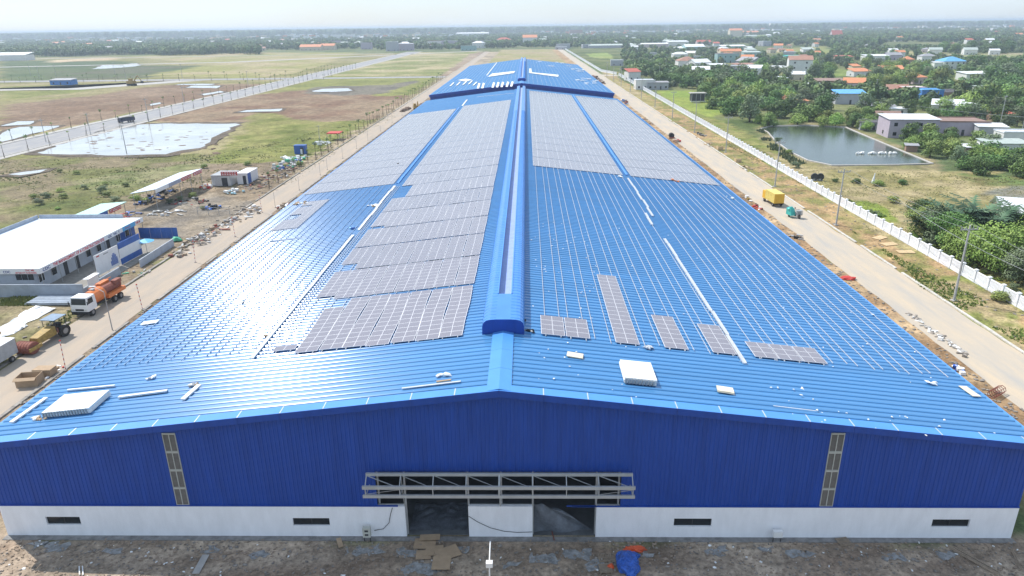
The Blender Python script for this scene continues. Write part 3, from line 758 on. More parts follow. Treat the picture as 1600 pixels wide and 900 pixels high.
rails('rails on the right slope of the second hall', [RX+3+1.9*k for k in range(18)], 301, 515, 1.3)
def tray(label, x, y0, y1, wd=.34, step=4.0, m=m_whitep, up=0., name='cable_tray', jit=.03):
    t = thing(name, label, 'cable tray', (x, y0, rz(x, up)+.12)); y = 0
    while y < y1-y0:
        L = min(step, y1-y0-y); j = random.uniform(-jit, jit)
        b = MB(); b.box((-wd/2+j, y, 0), (wd/2+j, y+L-.04, .09)); b.box((-wd/2+j, y, .09), (-wd/2+j+.03, y+L-.04, .14)); b.box((wd/2+j-.03, y, .09), (wd/2+j, y+L-.04, .14))
        b.build('tray_length', m, t); y += L
    return t
tray('long white cable tray on the left slope, front run', -22.9, 52.4, 89.2)
tray('shorter white cable tray on the left slope, run behind the front one', -22.75, 91.6, 119.5, jit=.12)
tray('grey walkway tray between the two left panel fields', -22.6, 121.6, 243, wd=.45, m=m_trim)
rails('thin ladder rails beside the left cable tray', [-22.35, -22.1, -21.75], 53, 119)
tray('silver bundle of rails laid end to end on the right slope, front run', 17.35, 50.9, 86, wd=.30, m=m_galv, jit=.06, step=5.5)
tray('short silver bundle of rails right of the gap in the front run', 16.9, 92.5, 98.8, wd=.3, m=m_galv, jit=.1)
tray('silver bundle of rails below the right panel fields, leading up to them', 17.9, 97.5, 124, wd=.28, m=m_galv, jit=.12, step=5)
tray('blue grey walkway between the two right panel fields', 18.05, 127, 283, wd=.4, m=m_trim)
tray('white cable tray on the left slope of the second hall', -20.5, 380, 515, wd=.5, up=1.3)
tray('short white tray at the far end of the front hall left slope', -21.9, 247, 268, wd=.5)
# ------------------------------------------------------------------ loose things on the roof
TH = math.atan(RS)
def roof_obj(name, label, cat, x, y, up=0., rotz=0., group=None, lift=.10):
    t = thing(name, label, cat, (x, y, rz(x, up)+lift), 0, group)
    t.rotation_euler = (0, TH if x > RX else -TH, rotz); return t
def stack(label, px, L, W, n, rotz=0, m=m_plastic, hh=.09, up=0., name='panel_stack'):
    p = rp(*px, up); t = roof_obj(name, label, 'stack', p.x, p.y, up, rotz)
    for i in range(n):
        jx, jy = random.uniform(-.05, .05), random.uniform(-.05, .05)
        MB().box((-L/2+jx, -W/2+jy, i*hh), (L/2+jx, W/2+jy, (i+1)*hh-.012)).build('wrapped_sheet', m, t)
    return t
s1 = stack('large stack of white wrapped sheets near the left front roof edge', (122, 636), 3.7, 2.8, 5)
for i in range(16): MB().box((-1.8+i*.225, -1.47, .01), (-1.72+i*.225, -1.40, .44)).build('strap', m_grey, s1)
s2 = stack('stack of white sheets lying in front of the long panel column', (995, 588), 2.35, 2.9, 5)
for i in range(9): MB().box((-1.1+i*.25, -1.55, .02), (-.98+i*.25, -1.46, .40)).build('strap', m_grey, s2)
stack('small pale cardboard packet on the right slope below the first panel groups', (899, 558), 1.25, .8, 2, -.15, mat('cream_board', (.72,.66,.52), .8), .06, name='flat_packet')
stack('small pale cardboard packet on the right slope near the gable edge', (1133, 612), 1.2, .8, 2, -.12, bpy.data.materials['cream_board'], .06, name='flat_packet')
stack('pale board lying at the right roof edge near the front corner', (1514, 613), .7, 1.7, 1, .1, bpy.data.materials['cream_board'], .05, name='board')
stack('white foam sheet near the left eave beside the shiny rails', (234, 506), 1.6, .8, 1, .1, name='foam_sheet')
def profile_bar(label, a, c, wd=.22, m=m_whitep, hh=.12, name='loose_rail', up=0.):
    A = rp(*a, up); B = rp(*c, up); d = B-A; L = d.length
    t = roof_obj(name, label, 'rail', A.x, A.y, up, 0); t.rotation_euler = (0, 0, 0); t.location = A+Vector((0,0,.09))
    b = MB(); x = d.normalized(); s = x.cross(Vector((0,0,1))).normalized()*wd/2; u = Vector((0,0,hh))
    b.hexa([-s, -s+d, s+d, s, -s+u, -s+d+u, s+d+u, s+u][:4]+[-s+u, -s+d+u, s+d+u, s+u]); b.build('bar', m, t); return t
profile_bar('white bar lying slantwise at the front left roof corner', (18, 663), (73, 624), .3)
profile_bar('thin white bar above the large white stack', (106, 612), (180, 605), .14)
profile_bar('grey white bar right of the large white stack', (186, 623), (262, 613), .3, m_galv)
profile_bar('short steep white bar left of the front roof centre', (286, 627), (312, 604), .34)
profile_bar('perforated strip left of the ridge near the gable edge', (628, 609), (720, 598), .16, m_galv, .05)
profile_bar('short brown bar above the perforated strip', (682, 599), (705, 596), .16, m_card, .08)
profile_bar('thin stick on the right slope near the gable edge', (1208, 636), (1275, 644), .05, m_whitep, .03)
profile_bar('long thin strip across the left slope behind the tray gap', (423, 378), (480, 372), .12, m_whitep, .05)
profile_bar('thin white strip at the far end of the front hall roof', (745, 152), (803, 146), .5, m_whitep, .05)
def clutter(label, px, n, spread, mats, name='scrap_heap', size=.18, up=0.):
    p = rp(*px, up); t = roof_obj(name, label, 'scraps', p.x, p.y, up, 0)
    rr = random.Random(label)
    for i in range(n):
        b = MB(); s = size*rr.uniform(.5, 1.3); b.blob((0, 0, 0), (s*rr.uniform(.5, 1.6), s*rr.uniform(.5, 1.4), s*.6), i, .5, 1, None)
        b.build('scrap', rr.choice(mats), t, (rr.gauss(0, spread), rr.gauss(0, spread*.5), s*.3))
clutter('small heap of pale scraps in front of the large white stack', (57, 657), 9, .35, [m_plastic, m_card])
clutter('grey tool bag standing on the front left slope', (236, 593), 4, .12, [m_grey, m_plastic])
clutter('tools lying on top of the short steep white bar', (306, 603), 5, .2, [m_card, m_grey])
clutter('dark dot of scrap on the shiny part of the left slope', (381, 474), 2, .05, [m_grey])
clutter('brown box scrap beside the front end of the left tray', (419, 527), 3, .1, [m_card])
clutter('white rags left of the ridge near the gable', (691, 588), 6, .22, [m_plastic])
clutter('pieces of bracket on the right slope under the second panel column', (1015, 546), 6, .3, [m_galv])
clutter('tools lying beside the front end of the ridge ventilator', (826, 519), 8, .25, [m_plastic, m_dark, m_grey])
clutter('rags beside the right cheek of the ridge ventilator', (817, 503), 4, .15, [m_dark, m_grey])
clutter('white foam crumbs strewn along the right gable edge', (1290, 645), 10, 2.0, [m_plastic], size=.07)
clutter('white foam crumbs strewn further right on the gable edge', (1400, 650), 8, 2.2, [m_plastic], size=.08)
clutter('white foam crumbs right of the stick on the right slope', (1240, 612), 6, 1.4, [m_plastic], size=.10)
clutter('white rag near the right eave of the front hall', (1458, 602), 5, .4, [m_plastic], size=.16)
clutter('white rag beside the outermost bare rail', (1366, 494), 3, .15, [m_plastic], size=.16)
clutter('heap of rags and string at the left eave behind the loose panels', (467, 320), 14, .9, [m_plastic, m_card], size=.3)
clutter('boots and cap lying on the outer left panel field', (621, 257), 3, .5, [m_dark], size=.22)
clutter('tool bucket on the gap between the left tray runs', (552, 358), 4, .5, [m_sky, m_bluef], size=.25)
clutter('tools on the tray left of the inner panel field', (585, 322), 6, .6, [m_card, m_plastic], size=.25)
clutter('orange bag at the front edge of the outer right panel field', (1055, 284), 3, .4, [m_orange], size=.3)
clutter('white bag on the outer right slope near the eave', (1140, 310), 3, .4, [m_plastic], size=.3)
clutter('tools between the two right bundles of rails', (975, 278), 4, .5, [m_plastic], size=.25)
# flecks of swarf on the near right slope
b = MB(); rr = random.Random(5)
for i in range(130):
    x = rr.choice([rr.uniform(.5, 9), rr.uniform(.5, 35)]); y = rr.uniform(43.6, 90); z = rz(x)+.10; s = rr.uniform(.03, .09)
    b.box((x-s, y-s*.6, z), (x+s, y+s*.6, z+.02), rot=rr.uniform(0, 3))
tag(b.build('foam_crumbs', m_plastic), 'tiny white crumbs scattered over the right roof slope', 'crumbs', kind='stuff')
# white sheets on hall 2
W2 = [((760,121),(803,113),(800,109),(768,114)), ((828,105),(838,112),(876,121),(874,116)), ]
def flat2(label, pts, name='white_sheet'):
    P = [rp(*q, 1.3)+Vector((0,0,.2)) for q in pts]; b = MB(); n = len(P); c = P[0].copy()
    t = thing(name, label, 'sheet', c); 
    b.face([p-c for p in P]); b.face([p-c+Vector((0,0,.15)) for p in reversed(P)])
    for i in range(n): j = (i+1) % n; b.face([P[i]-c, P[j]-c, P[j]-c+Vector((0,0,.15)), P[i]-c+Vector((0,0,.15))])
    b.build('sheet', m_plastic, t)
flat2('wide white sheet on the left slope of the second hall, nearest its ridge', [(762,121),(803,115),(805,112),(769,116)])
flat2('white L shaped sheet right of the ridge on the second hall', [(827,108),(830,108),(831,114),(873,118),(872,121),(827,115)])
lab = ['rightmost','second from the right','third from the right','fourth from the right','fifth from the right','sixth from the right','seventh from the right']
for i, x in enumerate((797, 790, 782, 775, 768, 752, 745)):
    flat2('%s of the short white strips left of the second ridge ventilator' % lab[i], [(x, 136+(800-x)*.06), (x+3.4, 136+(800-x)*.06), (x+5.6, 129+(800-x)*.05), (x+2.6, 128+(800-x)*.05)])
for i, (x, y) in enumerate(((702,132),(712,131),(722,130),(731,129),(738,131))):
    flat2('%s of the narrow pale strips near the second hall left eave' % ['leftmost','second','third','fourth','fifth'][i], [(x, y+4), (x+3, y+3), (x+8, y-2), (x+6, y-2)])
flat2('crumpled white sheet on the left eave side of the second hall', [(716,126),(728,124),(738,126),(726,128)])
for i, q in enumerate(((905,127),(915,124),(926,128),(920,131),(896,109),(902,112),(908,110),(880,99),(872,98),(845,97),(888,104),(862,104))):
    p = rp(*q, 1.3)
    b = MB(); rr = random.Random(i)
    for k in range(4):
        u_, v_ = rr.uniform(-2.5, 2), rr.uniform(-5, 5); b.box((u_, v_, .1), (u_+rr.uniform(.4, 1.6), v_+rr.uniform(1, 3), .25), rot=rr.uniform(0, 3))
    t = thing('sheet_scraps', 'scattered white sheet scraps on the right slope of the second hall', 'scraps', (p.x, p.y, p.z+.1), group='white scraps on the right slope of the second hall'); b.build('scrap', m_plastic, t)

# ------------------------------------------------------------------ lettering
TXT = {}
def text(s, size, m, name='lettering', parent=None, loc=(0,0,0), rot=(0,0,0), sx=1., ext=.01):
    cu = bpy.data.curves.new(name, 'FONT'); cu.body = s; cu.size = size; cu.extrude = ext; cu.align_x = 'LEFT'; cu.offset = size*.018
    o = bpy.data.objects.new(name, cu); col.objects.link(o); bpy.context.view_layer.update()
    me_ = bpy.data.meshes.new_from_object(o.evaluated_get(bpy.context.evaluated_depsgraph_get())); bpy.data.objects.remove(o)
    me_.materials.clear(); me_.materials.append(m); q = link(name, me_, parent, loc); q.rotation_euler = rot; q.scale = (sx, 1, 1); return q

# ------------------------------------------------------------------ site office, left
OX0, OX1, OY0, OY1, OH = -90., -70.6, 95.4, 124.6, 3.6
of = thing('site_office', 'long flat white roofed site office with red lettering along its roof edge', 'building', (OX1, OY0, 0))
def L(*a): return tuple(v-o for v, o in zip(a, (OX1, OY0, 0)))
def lb(t, name, m, *bxs, org=(OX1, OY0, 0)):
    b = MB()
    for a, c in bxs: b.box(tuple(v-o for v, o in zip(a, org)), tuple(v-o for v, o in zip(c, org)))
    return b.build(name, m, t)
m_roofw = mat('white_roof_membrane', (.54, .60, .68), .6, var=.05, scale=.3)
m_offw = mat('pale_office_wall', (.46, .50, .55), .8, var=.15, scale=.6)
lb(of, 'roof', m_roofw, ((OX0, OY0, 3.42), (OX1, OY1, 3.56)))
lb(of, 'fascia', m_whitep, ((OX1, OY0, 2.85), (OX1+.08, OY1, 3.66))); lb(of, 'fascia', m_whitep, ((OX0, OY0-.08, 2.85), (OX1+.08, OY0, 3.66)))
lb(of, 'wall', m_offw, ((OX0, OY0+.6, 0), (OX1-1.6, OY0+.8, 3.4))); lb(of, 'wall', m_offw, ((OX1-1.8, OY0+.8, 0), (OX1-1.6, OY1-6, 3.4))); lb(of, 'wall', m_bluef, ((OX1-1.75, OY1-6, 0), (OX1-1.55, OY1-.5, 3.4)))
for k in range(9):
    y = OY0+1.5+k*3.0
    if k in (2, 3, 6): 
        d = lb(of, 'door', m_void, ((OX1-1.6, y, 0), (OX1-1.54, y+.9, 2.1)))
    else:
        d = lb(of, 'window', m_glass, ((OX1-1.6, y, 1.0), (OX1-1.54, y+1.2, 2.1))); lb(d, 'frame', m_whitep, ((OX1-1.54, y-.06, .94), (OX1-1.52, y, 2.16)), ((OX1-1.54, y+1.2, .94), (OX1-1.52, y+1.26, 2.16)))
for k in range(3): lb(of, 'window', m_glass, ((OX1-4.2+k*.9, OY0+.55, 1.7), (OX1-3.4+k*.9, OY0+.6, 2.7)))
# parapet panels on the two rear sides
for k in range(24): lb(of, 'parapet_panel', m_offw, ((OX0+.1, OY0+k*1.21, 3.56), (OX0+.2, OY0+k*1.21+1.17, 4.25)))
for k in range(13): lb(of, 'parapet_panel', m_offw, ((OX0+.3+k*1.2, OY1-.1, 3.56), (OX0+.3+k*1.2+1.16, OY1, 4.25)))
for k in range(8):
    y = OY0+.2+k*4.1; lb(of, 'post', m_grey, ((OX1-.12, y, 0), (OX1-.04, y+.08, 2.85)))
r90 = (PI/2, 0, PI/2)
text('CDC', .62, m_printb, parent=of, loc=(.09, .5, 3.03), rot=r90, sx=1.3)
text('THE MANAGEMENT OF A CONSTRUCTION SITE', .68, m_print, parent=of, loc=(.09, 2.9, 3.0), rot=r90, sx=.92)
text('CDC   THC   T', .55, m_printb, parent=of, loc=(.09, 17.6, 3.03), rot=r90)
lb(of, 'banner', m_sky, ((OX1+.08, OY0+22.2, 2.86), (OX1+.10, OY0+26.4, 3.64))); text('T A C C', .5, m_print, parent=of, loc=(.11, 23., 3.03), rot=r90)
lb(of, 'banner', m_whitep, ((OX1+.08, OY0+26.4, 2.86), (OX1+.10, OY0+29, 3.64))); text('THE M', .6, m_print, parent=of, loc=(.11, 26.5, 3.0), rot=r90, sx=.9)
rf0 = (PI/2, 0, 0)
text('TNC MB', .36, m_print, parent=of, loc=(-2.1, -.09, 3.28), rot=rf0); text('AN TAN CTY TU DO KONG', .34, m_print, parent=of, loc=(-3.6, -.09, 2.92), rot=rf0, sx=.72)
text('CDC', .5, m_printb, parent=of, loc=(-5.4, -.09, 3.0), rot=rf0); text('NCE', .5, m_print, parent=of, loc=(-7.0, -.09, 3.0), rot=rf0)
# yard wall
yw = thing('yard_wall', 'low grey wall round the front corner of the site office yard', 'wall', (-63.6, 93.4, 0))
lb(yw, 'wall_front', mat('grey_block_wall', (.36, .40, .45), .85, var=.2, scale=1), ((-92, 93.4, 0), (-63.6, 93.6, 1.9)), org=(-63.6, 93.4, 0))
for k in range(4): lb(yw, 'wall_panel', bpy.data.materials['grey_block_wall'], ((-63.8, 93.6+k*2.4, 0), (-63.6, 93.6+k*2.4+2.35, 1.2)), org=(-63.6, 93.4, 0))
sheet('yard_paving', R(-89, 93.7, -64, 123), .02, mat('yard_paving', (.27, .25, .22), .9, var=.3))
nb = thing('notice_board', 'small blank white notice board on the yard wall corner', 'board', (-63.3, 94.4, 0))
MB().box((-.05, 0, .9), (.05, 2.6, 2.3)).build('board', m_whitep, nb); MB().box((-.6, -.1, 2.3), (.3, 2.7, 2.36)).build('canopy', m_whitep, nb)
for y in (.1, 2.4): MB().bar((0, y, 0), (0, y, .9), .05).build('leg', m_grey, nb)
bb = thing('billboard', 'tall white billboard with a blue dome picture beside the site office', 'billboard', (-66.3, 101.6, 0), -.06)
MB().box((-.05, 0, .3), (.05, 5.9, 3.5)).build('board', m_whitep, bb)
c = MB()
for i in range(7):
    h = 1.9*math.sin(PI*(i+1.2)/9.); c.box((.052, 3.6+i*.26, .7), (.06, 3.6+i*.26+.2, .7+h))
c.build('dome_picture', m_bluef, bb); MB().box((.052, .5, 3.1), (.06, 1.2, 3.3)).build('red_mark', m_red, bb); MB().box((.052, 2.2, 3.0), (.06, 3.4, 3.2)).build('emblem', m_grey, bb)
for y in (.3, 2.9, 5.5): MB().bar((-.1, y, 0), (-.1, y, 3.4), .05).build('leg', m_grey, bb)
bb = thing('billboard', 'white hoarding with blue bands above and below, behind the dome billboard', 'billboard', (-65.9, 107.7, 0), -.06)
for z0, z1, m in ((.1, 1.1, m_bluef), (1.1, 2.7, m_whitep), (2.7, 3.7, m_bluef)): MB().box((-.05, 0, z0), (.05, 5.9, z1)).build('board_band', m, bb)
for y in (.3, 2.9, 5.5): MB().bar((-.1, y, 0), (-.1, y, 3.6), .05).build('leg', m_grey, bb)
bf = thing('sheet_fence', 'dark blue sheet fence behind the light blue parasol', 'fence', (-71, 123.3, 0))
for k in range(7): MB().box((k*1.02, -.03-.02*(k % 2), 0), (k*1.02+1.0, .0-.02*(k % 2), 2.0)).build('fence_sheet', m_bluef, bf)
wf = thing('low_wall', 'pale low wall with rectangular marks along the yard next to the road', 'wall', (-62.2, 106.5, 0), .02)
for k in range(5): MB().box((-.08, k*2.4, 0), (.08, k*2.4+2.35, 1.3)).build('wall_panel', m_offw, wf)
um = thing('parasol', 'light blue parasol over a gate bench by the site office yard', 'parasol', (-65.2, 114.5, 0))
MB().bar((0,0,0), (0,0,2.1), .04).build('pole', m_grey, um); c = MB()
for i in range(8):
    a, b2 = 2*PI*i/8, 2*PI*(i+1)/8; c.face([(0,0,2.5), (1.5*math.cos(a), 1.5*math.sin(a), 2.05), (1.5*math.cos(b2), 1.5*math.sin(b2), 2.05)])
c.build('canopy', m_sky, um)
tag(MB().blob((0,0,.2), (1.0, .7, .5), 3, .3, 2, 0).build('tarpaulin', m_green, loc=(-63.4, 121.5, 0)), 'green tarpaulin bundle at the end of the dark blue fence', 'tarpaulin')
tag(MB().blob((0,0,.2), (.5, .4, .4), 3, .3, 2, 0).build('bag', m_green, loc=(-63.0, 110.5, 0)), 'bright green bag against the pale low wall', 'bag')
# open sheds
def shed(label, x0, x1, y0, y1, z0, z1, roofm, signs, posts=4, lean=0):
    t = thing('open_shed', label, 'shed', (x0, y0, 0)); W, D_ = x1-x0, y1-y0
    b = MB(); b.hexa([(0, 0, z0), (W, 0, z1), (W+lean, D_, z1), (lean, D_, z0), (0, 0, z0+.1), (W, 0, z1+.1), (W+lean, D_, z1+.1), (lean, D_, z0+.1)]); b.build('roof', roofm, t)
    for i in range(posts):
        for x, z in ((.4, z0), (W-.4, z1)): y = .4+(D_-.8)*i/(posts-1); MB().bar((x+lean*y/D_, y, 0), (x+lean*y/D_, y, z), .06).build('post', m_grey, t)
    for a, c_, m, txt in signs:
        s = MB().box((W-.02, D_*a, z1-.75), (W+.06, D_*c_, z1+.05)).build('sign_panel', m, t)
        for r_ in range(2):
            q = MB()
            n = int((c_-a)*D_*2.0)
            for k in range(n): q.box((W+.062, D_*a+.2+k*.5, z1-.28-r_*.3), (W+.07, D_*a+.2+k*.5+random.uniform(.15, .4), z1-.12-r_*.3))
            if m is m_red and n: q.build('sign_strokes', m_whitep, s)
    return t
shed('open shed with tilted white roof and red signs beside the grass', -83.8, -78.2, 145., 168., 3.4, 4.3, m_roofw, [(0, .25, m_whitep, 0), (.25, .5, mat('grey_sign', (.4,.42,.5), .6), 0), (.52, .72, m_red, 0), (.78, .98, m_red, 0)], 5, 0)
shed('low shed with pale green roof and red signboard behind the site office', -87, -81.6, 127.6, 139.5, 2.6, 3.0, m_pgreen, [(.05, .4, m_bluef, 0), (.45, .8, m_red, 0)], 4)
def crate_box(label, x, y, w_, d_, h_, m, roofm, rot=0, ribs=True, cat='container', name='storage_container'):
    t = thing(name, label, cat, (x, y, 0), rot)
    MB().box((0, 0, .1), (w_, d_, h_)).build('body', m, t); MB().box((-.1, -.1, h_), (w_+.1, d_+.1, h_+.1)).build('roof', roofm, t)
    if ribs:
        c = MB(); k = .2
        while k < w_: c.box((k, -.05, .2), (k+.12, -.005, h_-.1)); k += .4
        k = .2
        while k < d_: c.box((w_+.005, k, .2), (w_+.05, k+.12, h_-.1)); k += .4
        c.build('corrugation', m, t)
    MB().box((w_*.55, -.08, .1), (w_*.85, -.052, h_*.8)).build('door', m_void, t)
    return t
cb = crate_box('grey corrugated storage container with a red sign on top', -76.4, 168, 4.6, 6, 2.6, m_galv, m_grey)
MB().box((2.6, -.2, 2.7), (6.6, -.1, 3.6)).build('sign', m_red, cb); 
q = MB()
for r_ in range(2):
    for k in range(6): q.box((2.9+k*.6, -.22, 2.85+r_*.4), (3.25+k*.6, -.21, 3.05+r_*.4))
q.build('sign_strokes', m_whitep, cb)
ct = crate_box('white roofed cabin with blue and white walls beside the container', -70.9, 170, 2.6, 7, 2.7, m_whitep, m_whitep, ribs=False, cat='cabin', name='site_cabin')
MB().box((2.605, .1, .2), (2.63, 2.2, 2.6)).build('blue_panel', m_bluef, ct)
ct = crate_box('pair of dark blue site toilets by the road', -70.2, 213, 3.4, 2, 2.6, m_bluef, m_bluef, ribs=False, cat='toilet', name='site_toilet'); MB().box((1.9, -.1, .1), (2.5, -.082, 1.6)).build('white_door', m_whitep, ct)

# heaps of building material
def heap(label, px, rx, ry, h, mats, n, name='material_heap', cat='heap', seed=0, boards=.5, size=.5):
    p = gp(*px); t = thing(name, label, cat, (p.x, p.y, 0)); rr = random.Random(seed+17)
    for i in range(n):
        a = rr.uniform(0, 2*PI); r_ = math.sqrt(rr.random()); x, y = rx*r_*math.cos(a), ry*r_*math.sin(a); s = size*rr.uniform(.5, 1.5); z = h*(1-r_)*rr.random()
        b = MB()
        if rr.random() < boards:
            l = s*rr.uniform(1.2, 3.2); b.box((-l/2, -s*.25, 0), (l/2, s*.25, s*.15+.05)); nm = 'board'
        elif rr.random() < .6: b.box((-s/2, -s/2, 0), (s/2, s/2, s*.7)); nm = 'crate'
        else: b.blob((0, 0, 0), (s*.8, s*.6, s*.5), i+seed, .4, 1, 0); nm = 'bundle'
        o = b.build(nm, rr.choice(mats), t, (x, y, z)); o.rotation_euler = (rr.uniform(-.1, .1), rr.uniform(-.15, .15), rr.uniform(0, PI))
    return t
gm = [m_grey, m_galv, m_wood, m_rub, m_conc, m_rub, m_pole, m_wood, m_plastic]
heap('rows of stacked stone and timber along the road edge behind the yard wall', (320, 372), 2.3, 13, .9, gm+[m_wood, m_redbrown, m_rub], 120, seed=1)
heap('scattered pallets and grey slabs just behind the first road pole', (385, 335), 2.4, 7, .6, gm, 50, seed=2)
heap('dark blue black heap of hoses in the middle of the yard', (329, 325), 2.2, 1.8, .9, [m_dark, m_void, m_bluef], 22, seed=3, boards=.1)
heap('white bundles and sheets on the yard ground', (262, 333), 4, 2.4, .4, [m_plastic, m_whitep, m_grey, m_conc], 30, seed=4)
heap('dark engine parts and red scraps in the yard', (295, 316), 4.2, 3, .6, [m_dark, m_redbrown, m_void, m_red, m_grey], 40, seed=5)
heap('white sacks piled beside the grey container', (322, 293), 1.2, 2.2, 1.2, [m_plastic, m_plastic, m_red], 14, seed=6, boards=0)
heap('pale blue bottles and white boxes before the cabin', (365, 300), 2.4, 2.2, .8, [mat('pale_blue_plastic', (.35,.6,.68), .4), m_plastic, m_whitep], 18, seed=7, boards=.1)
heap('blue and red pipes bundle under the green roofed shed', (205, 335), 2.2, 2.4, .4, [m_bluef, m_red, m_void], 16, seed=8, boards=.8)
heap('dark scaffold pile under the white shed roof', (246, 309), 2.2, 9, 1.6, [m_bluef, m_void, m_dark, m_void], 70, seed=9, boards=.3)
heap('scaffold tubes and planks behind the cabin', (425, 276), 4.2, 16, .6, [m_redbrown, m_wood, m_grey, m_rub, m_soil], 150, seed=10, boards=.8)
heap('blue white and green plastic drums by the road bend', (452, 256), 3.6, 10, 1.2, [m_bluef, m_plastic, m_green, m_grey, mat('pale_tarp', (.6,.62,.6), .6)], 70, seed=11, boards=.1, size=.7)
heap('silver sheets stacked before the blue toilets', (462, 247), 4, 3, .4, [m_galv, m_whitep, m_grey], 20, seed=12, boards=.8, size=.9)
heap('white and grey wrapped goods beside the red canopy', (503, 224), 3, 5, .8, [m_plastic, m_galv, m_plastic], 16, seed=13, boards=.2, size=.9)
heap('grey boards scattered by the office gate', (215, 427), 2.2, 1.6, .15, [m_conc, m_green, m_rub], 14, seed=14, boards=.9, size=.4)
heap('white blocks and rags behind the cardboard box', (77, 585), .9, 2.2, .25, [m_plastic, m_plastic, m_card, m_red], 26, seed=15, boards=.3, size=.28)
for k, (px, lbl) in enumerate((((445,325),'rusty red scrap and sacks at the left eave beside the loose panels'), ((520,290),'dark soil heap along the left eave, nearest of three'), ((545,272),'second dark soil heap along the left eave'), ((600,212),'third dark soil heap along the left eave'), ((634,172),'brown heap beside the left eave near the gap between halls'), ((660,165),'brown pallets by the left eave in the gap'))):
    p = gp(*px)
    if k in (0,): heap(lbl, px, 1.5, 3, .9, [m_redbrown, m_plastic, m_wood], 20, seed=20+k, size=.6)
    else:
        t = thing('soil_heap', lbl, 'soil heap', (p.x, p.y, 0)); b = MB()
        for q in range(5): b.blob((random.uniform(-.6,.6), -6+q*3, 0), (1.2, 2.4, 1.0), q+k, .4, 2, 0)
        b.build('soil', m_soil, t)
t = thing('canopy_tent', 'small red canopy over workers beside the left road', 'canopy', (-67.5, 240, 0)); MB().box((0,0,2.2), (4.4,5,2.5)).build('canopy', m_red, t)
for x, y in ((.1,.1),(4.3,.1),(.1,4.9),(4.3,4.9)): MB().bar((x,y,0),(x,y,2.2),.08).build('leg', m_grey, t)
# steel decking stack, cloths, box
t = thing('steel_channels', 'stack of long blue grey steel channels on the verge by the yard wall', 'steel stack', (-70.2, 90.2, 0))
for k in range(5):
    for j in range(2):
        MB().box((0+j*.3, k*.62, j*.2), (6.4+j*.2, k*.62+.5, .18+j*.2)).build('channel', mat('blue_grey_steel', (.36,.42,.50), .4, .3) if 'blue_grey_steel' not in bpy.data.materials else bpy.data.materials['blue_grey_steel'], t)
def cloth(label, pts, m, amp=.12, name='sheet_cloth', cat='sheet', z=.03, div=14):
    P = [gp(*q) for q in pts]; b = MB(); n = div
    g = [[None]*(n+1) for _ in range(n+1)]
    for i in range(n+1):
        for j in range(n+1):
            u, v = i/n, j/n; p = P[0].lerp(P[1], u).lerp(P[3].lerp(P[2], u), v)
            e = Vector((mnoise.noise(p*.8), mnoise.noise(p*.8+Vector((5,5,5))), 0))*.35
            hgt = z+amp*abs(mnoise.noise(Vector((p.x*1.7, p.y*1.7, amp))))*(1 if 0 < i < n and 0 < j < n else .2)
            g[i][j] = p+e+Vector((0,0,hgt))
    for i in range(n):
        for j in range(n): b.face([g[i][j], g[i+1][j], g[i+1][j+1], g[i][j+1]])
    o = b.build(name, m); return tag(o, label, cat)
cloth('crumpled white cloth strip on the left verge, the longer one', [(0,512),(55,478),(88,482),(0,527)], m_plastic, .5)
cloth('short crumpled white cloth below the longer one on the left verge', [(0,520),(30,505),(45,510),(0,531)], m_plastic, .4)
cb = thing('cardboard_box', 'large open brown cardboard box on the road at the left front corner', 'box', tuple(gp(48, 600))); cb.rotation_euler.z = .15
for a, c_ in (((-1.1,-.75,0),(1.1,-.69,1.1)), ((-1.1,.69,0),(1.1,.75,1.1)), ((-1.1,-.69,0),(-1.04,.69,1.1)), ((1.04,-.69,0),(1.1,.69,1.1)), ((-1.04,-.69,0),(1.04,.69,.05))): MB().box(a, c_).build('box_side', m_card, cb)
for s in (-1, 1): MB().hexa([(-1.1,s*.75,1.08),(1.1,s*.75,1.08),(1.1,s*1.15,.9),(-1.1,s*1.15,.9),(-1.1,s*.75,1.12),(1.1,s*.75,1.12),(1.1,s*1.15,.94),(-1.1,s*1.15,.94)]).build('flap', m_card, cb)
cb2 = thing('cardboard_box', 'second brown box behind the large open one', 'box', tuple(gp(62, 590))); MB().box((-.7,0,0),(1.3,1.2,.9)).build('box_body', m_card, cb2)

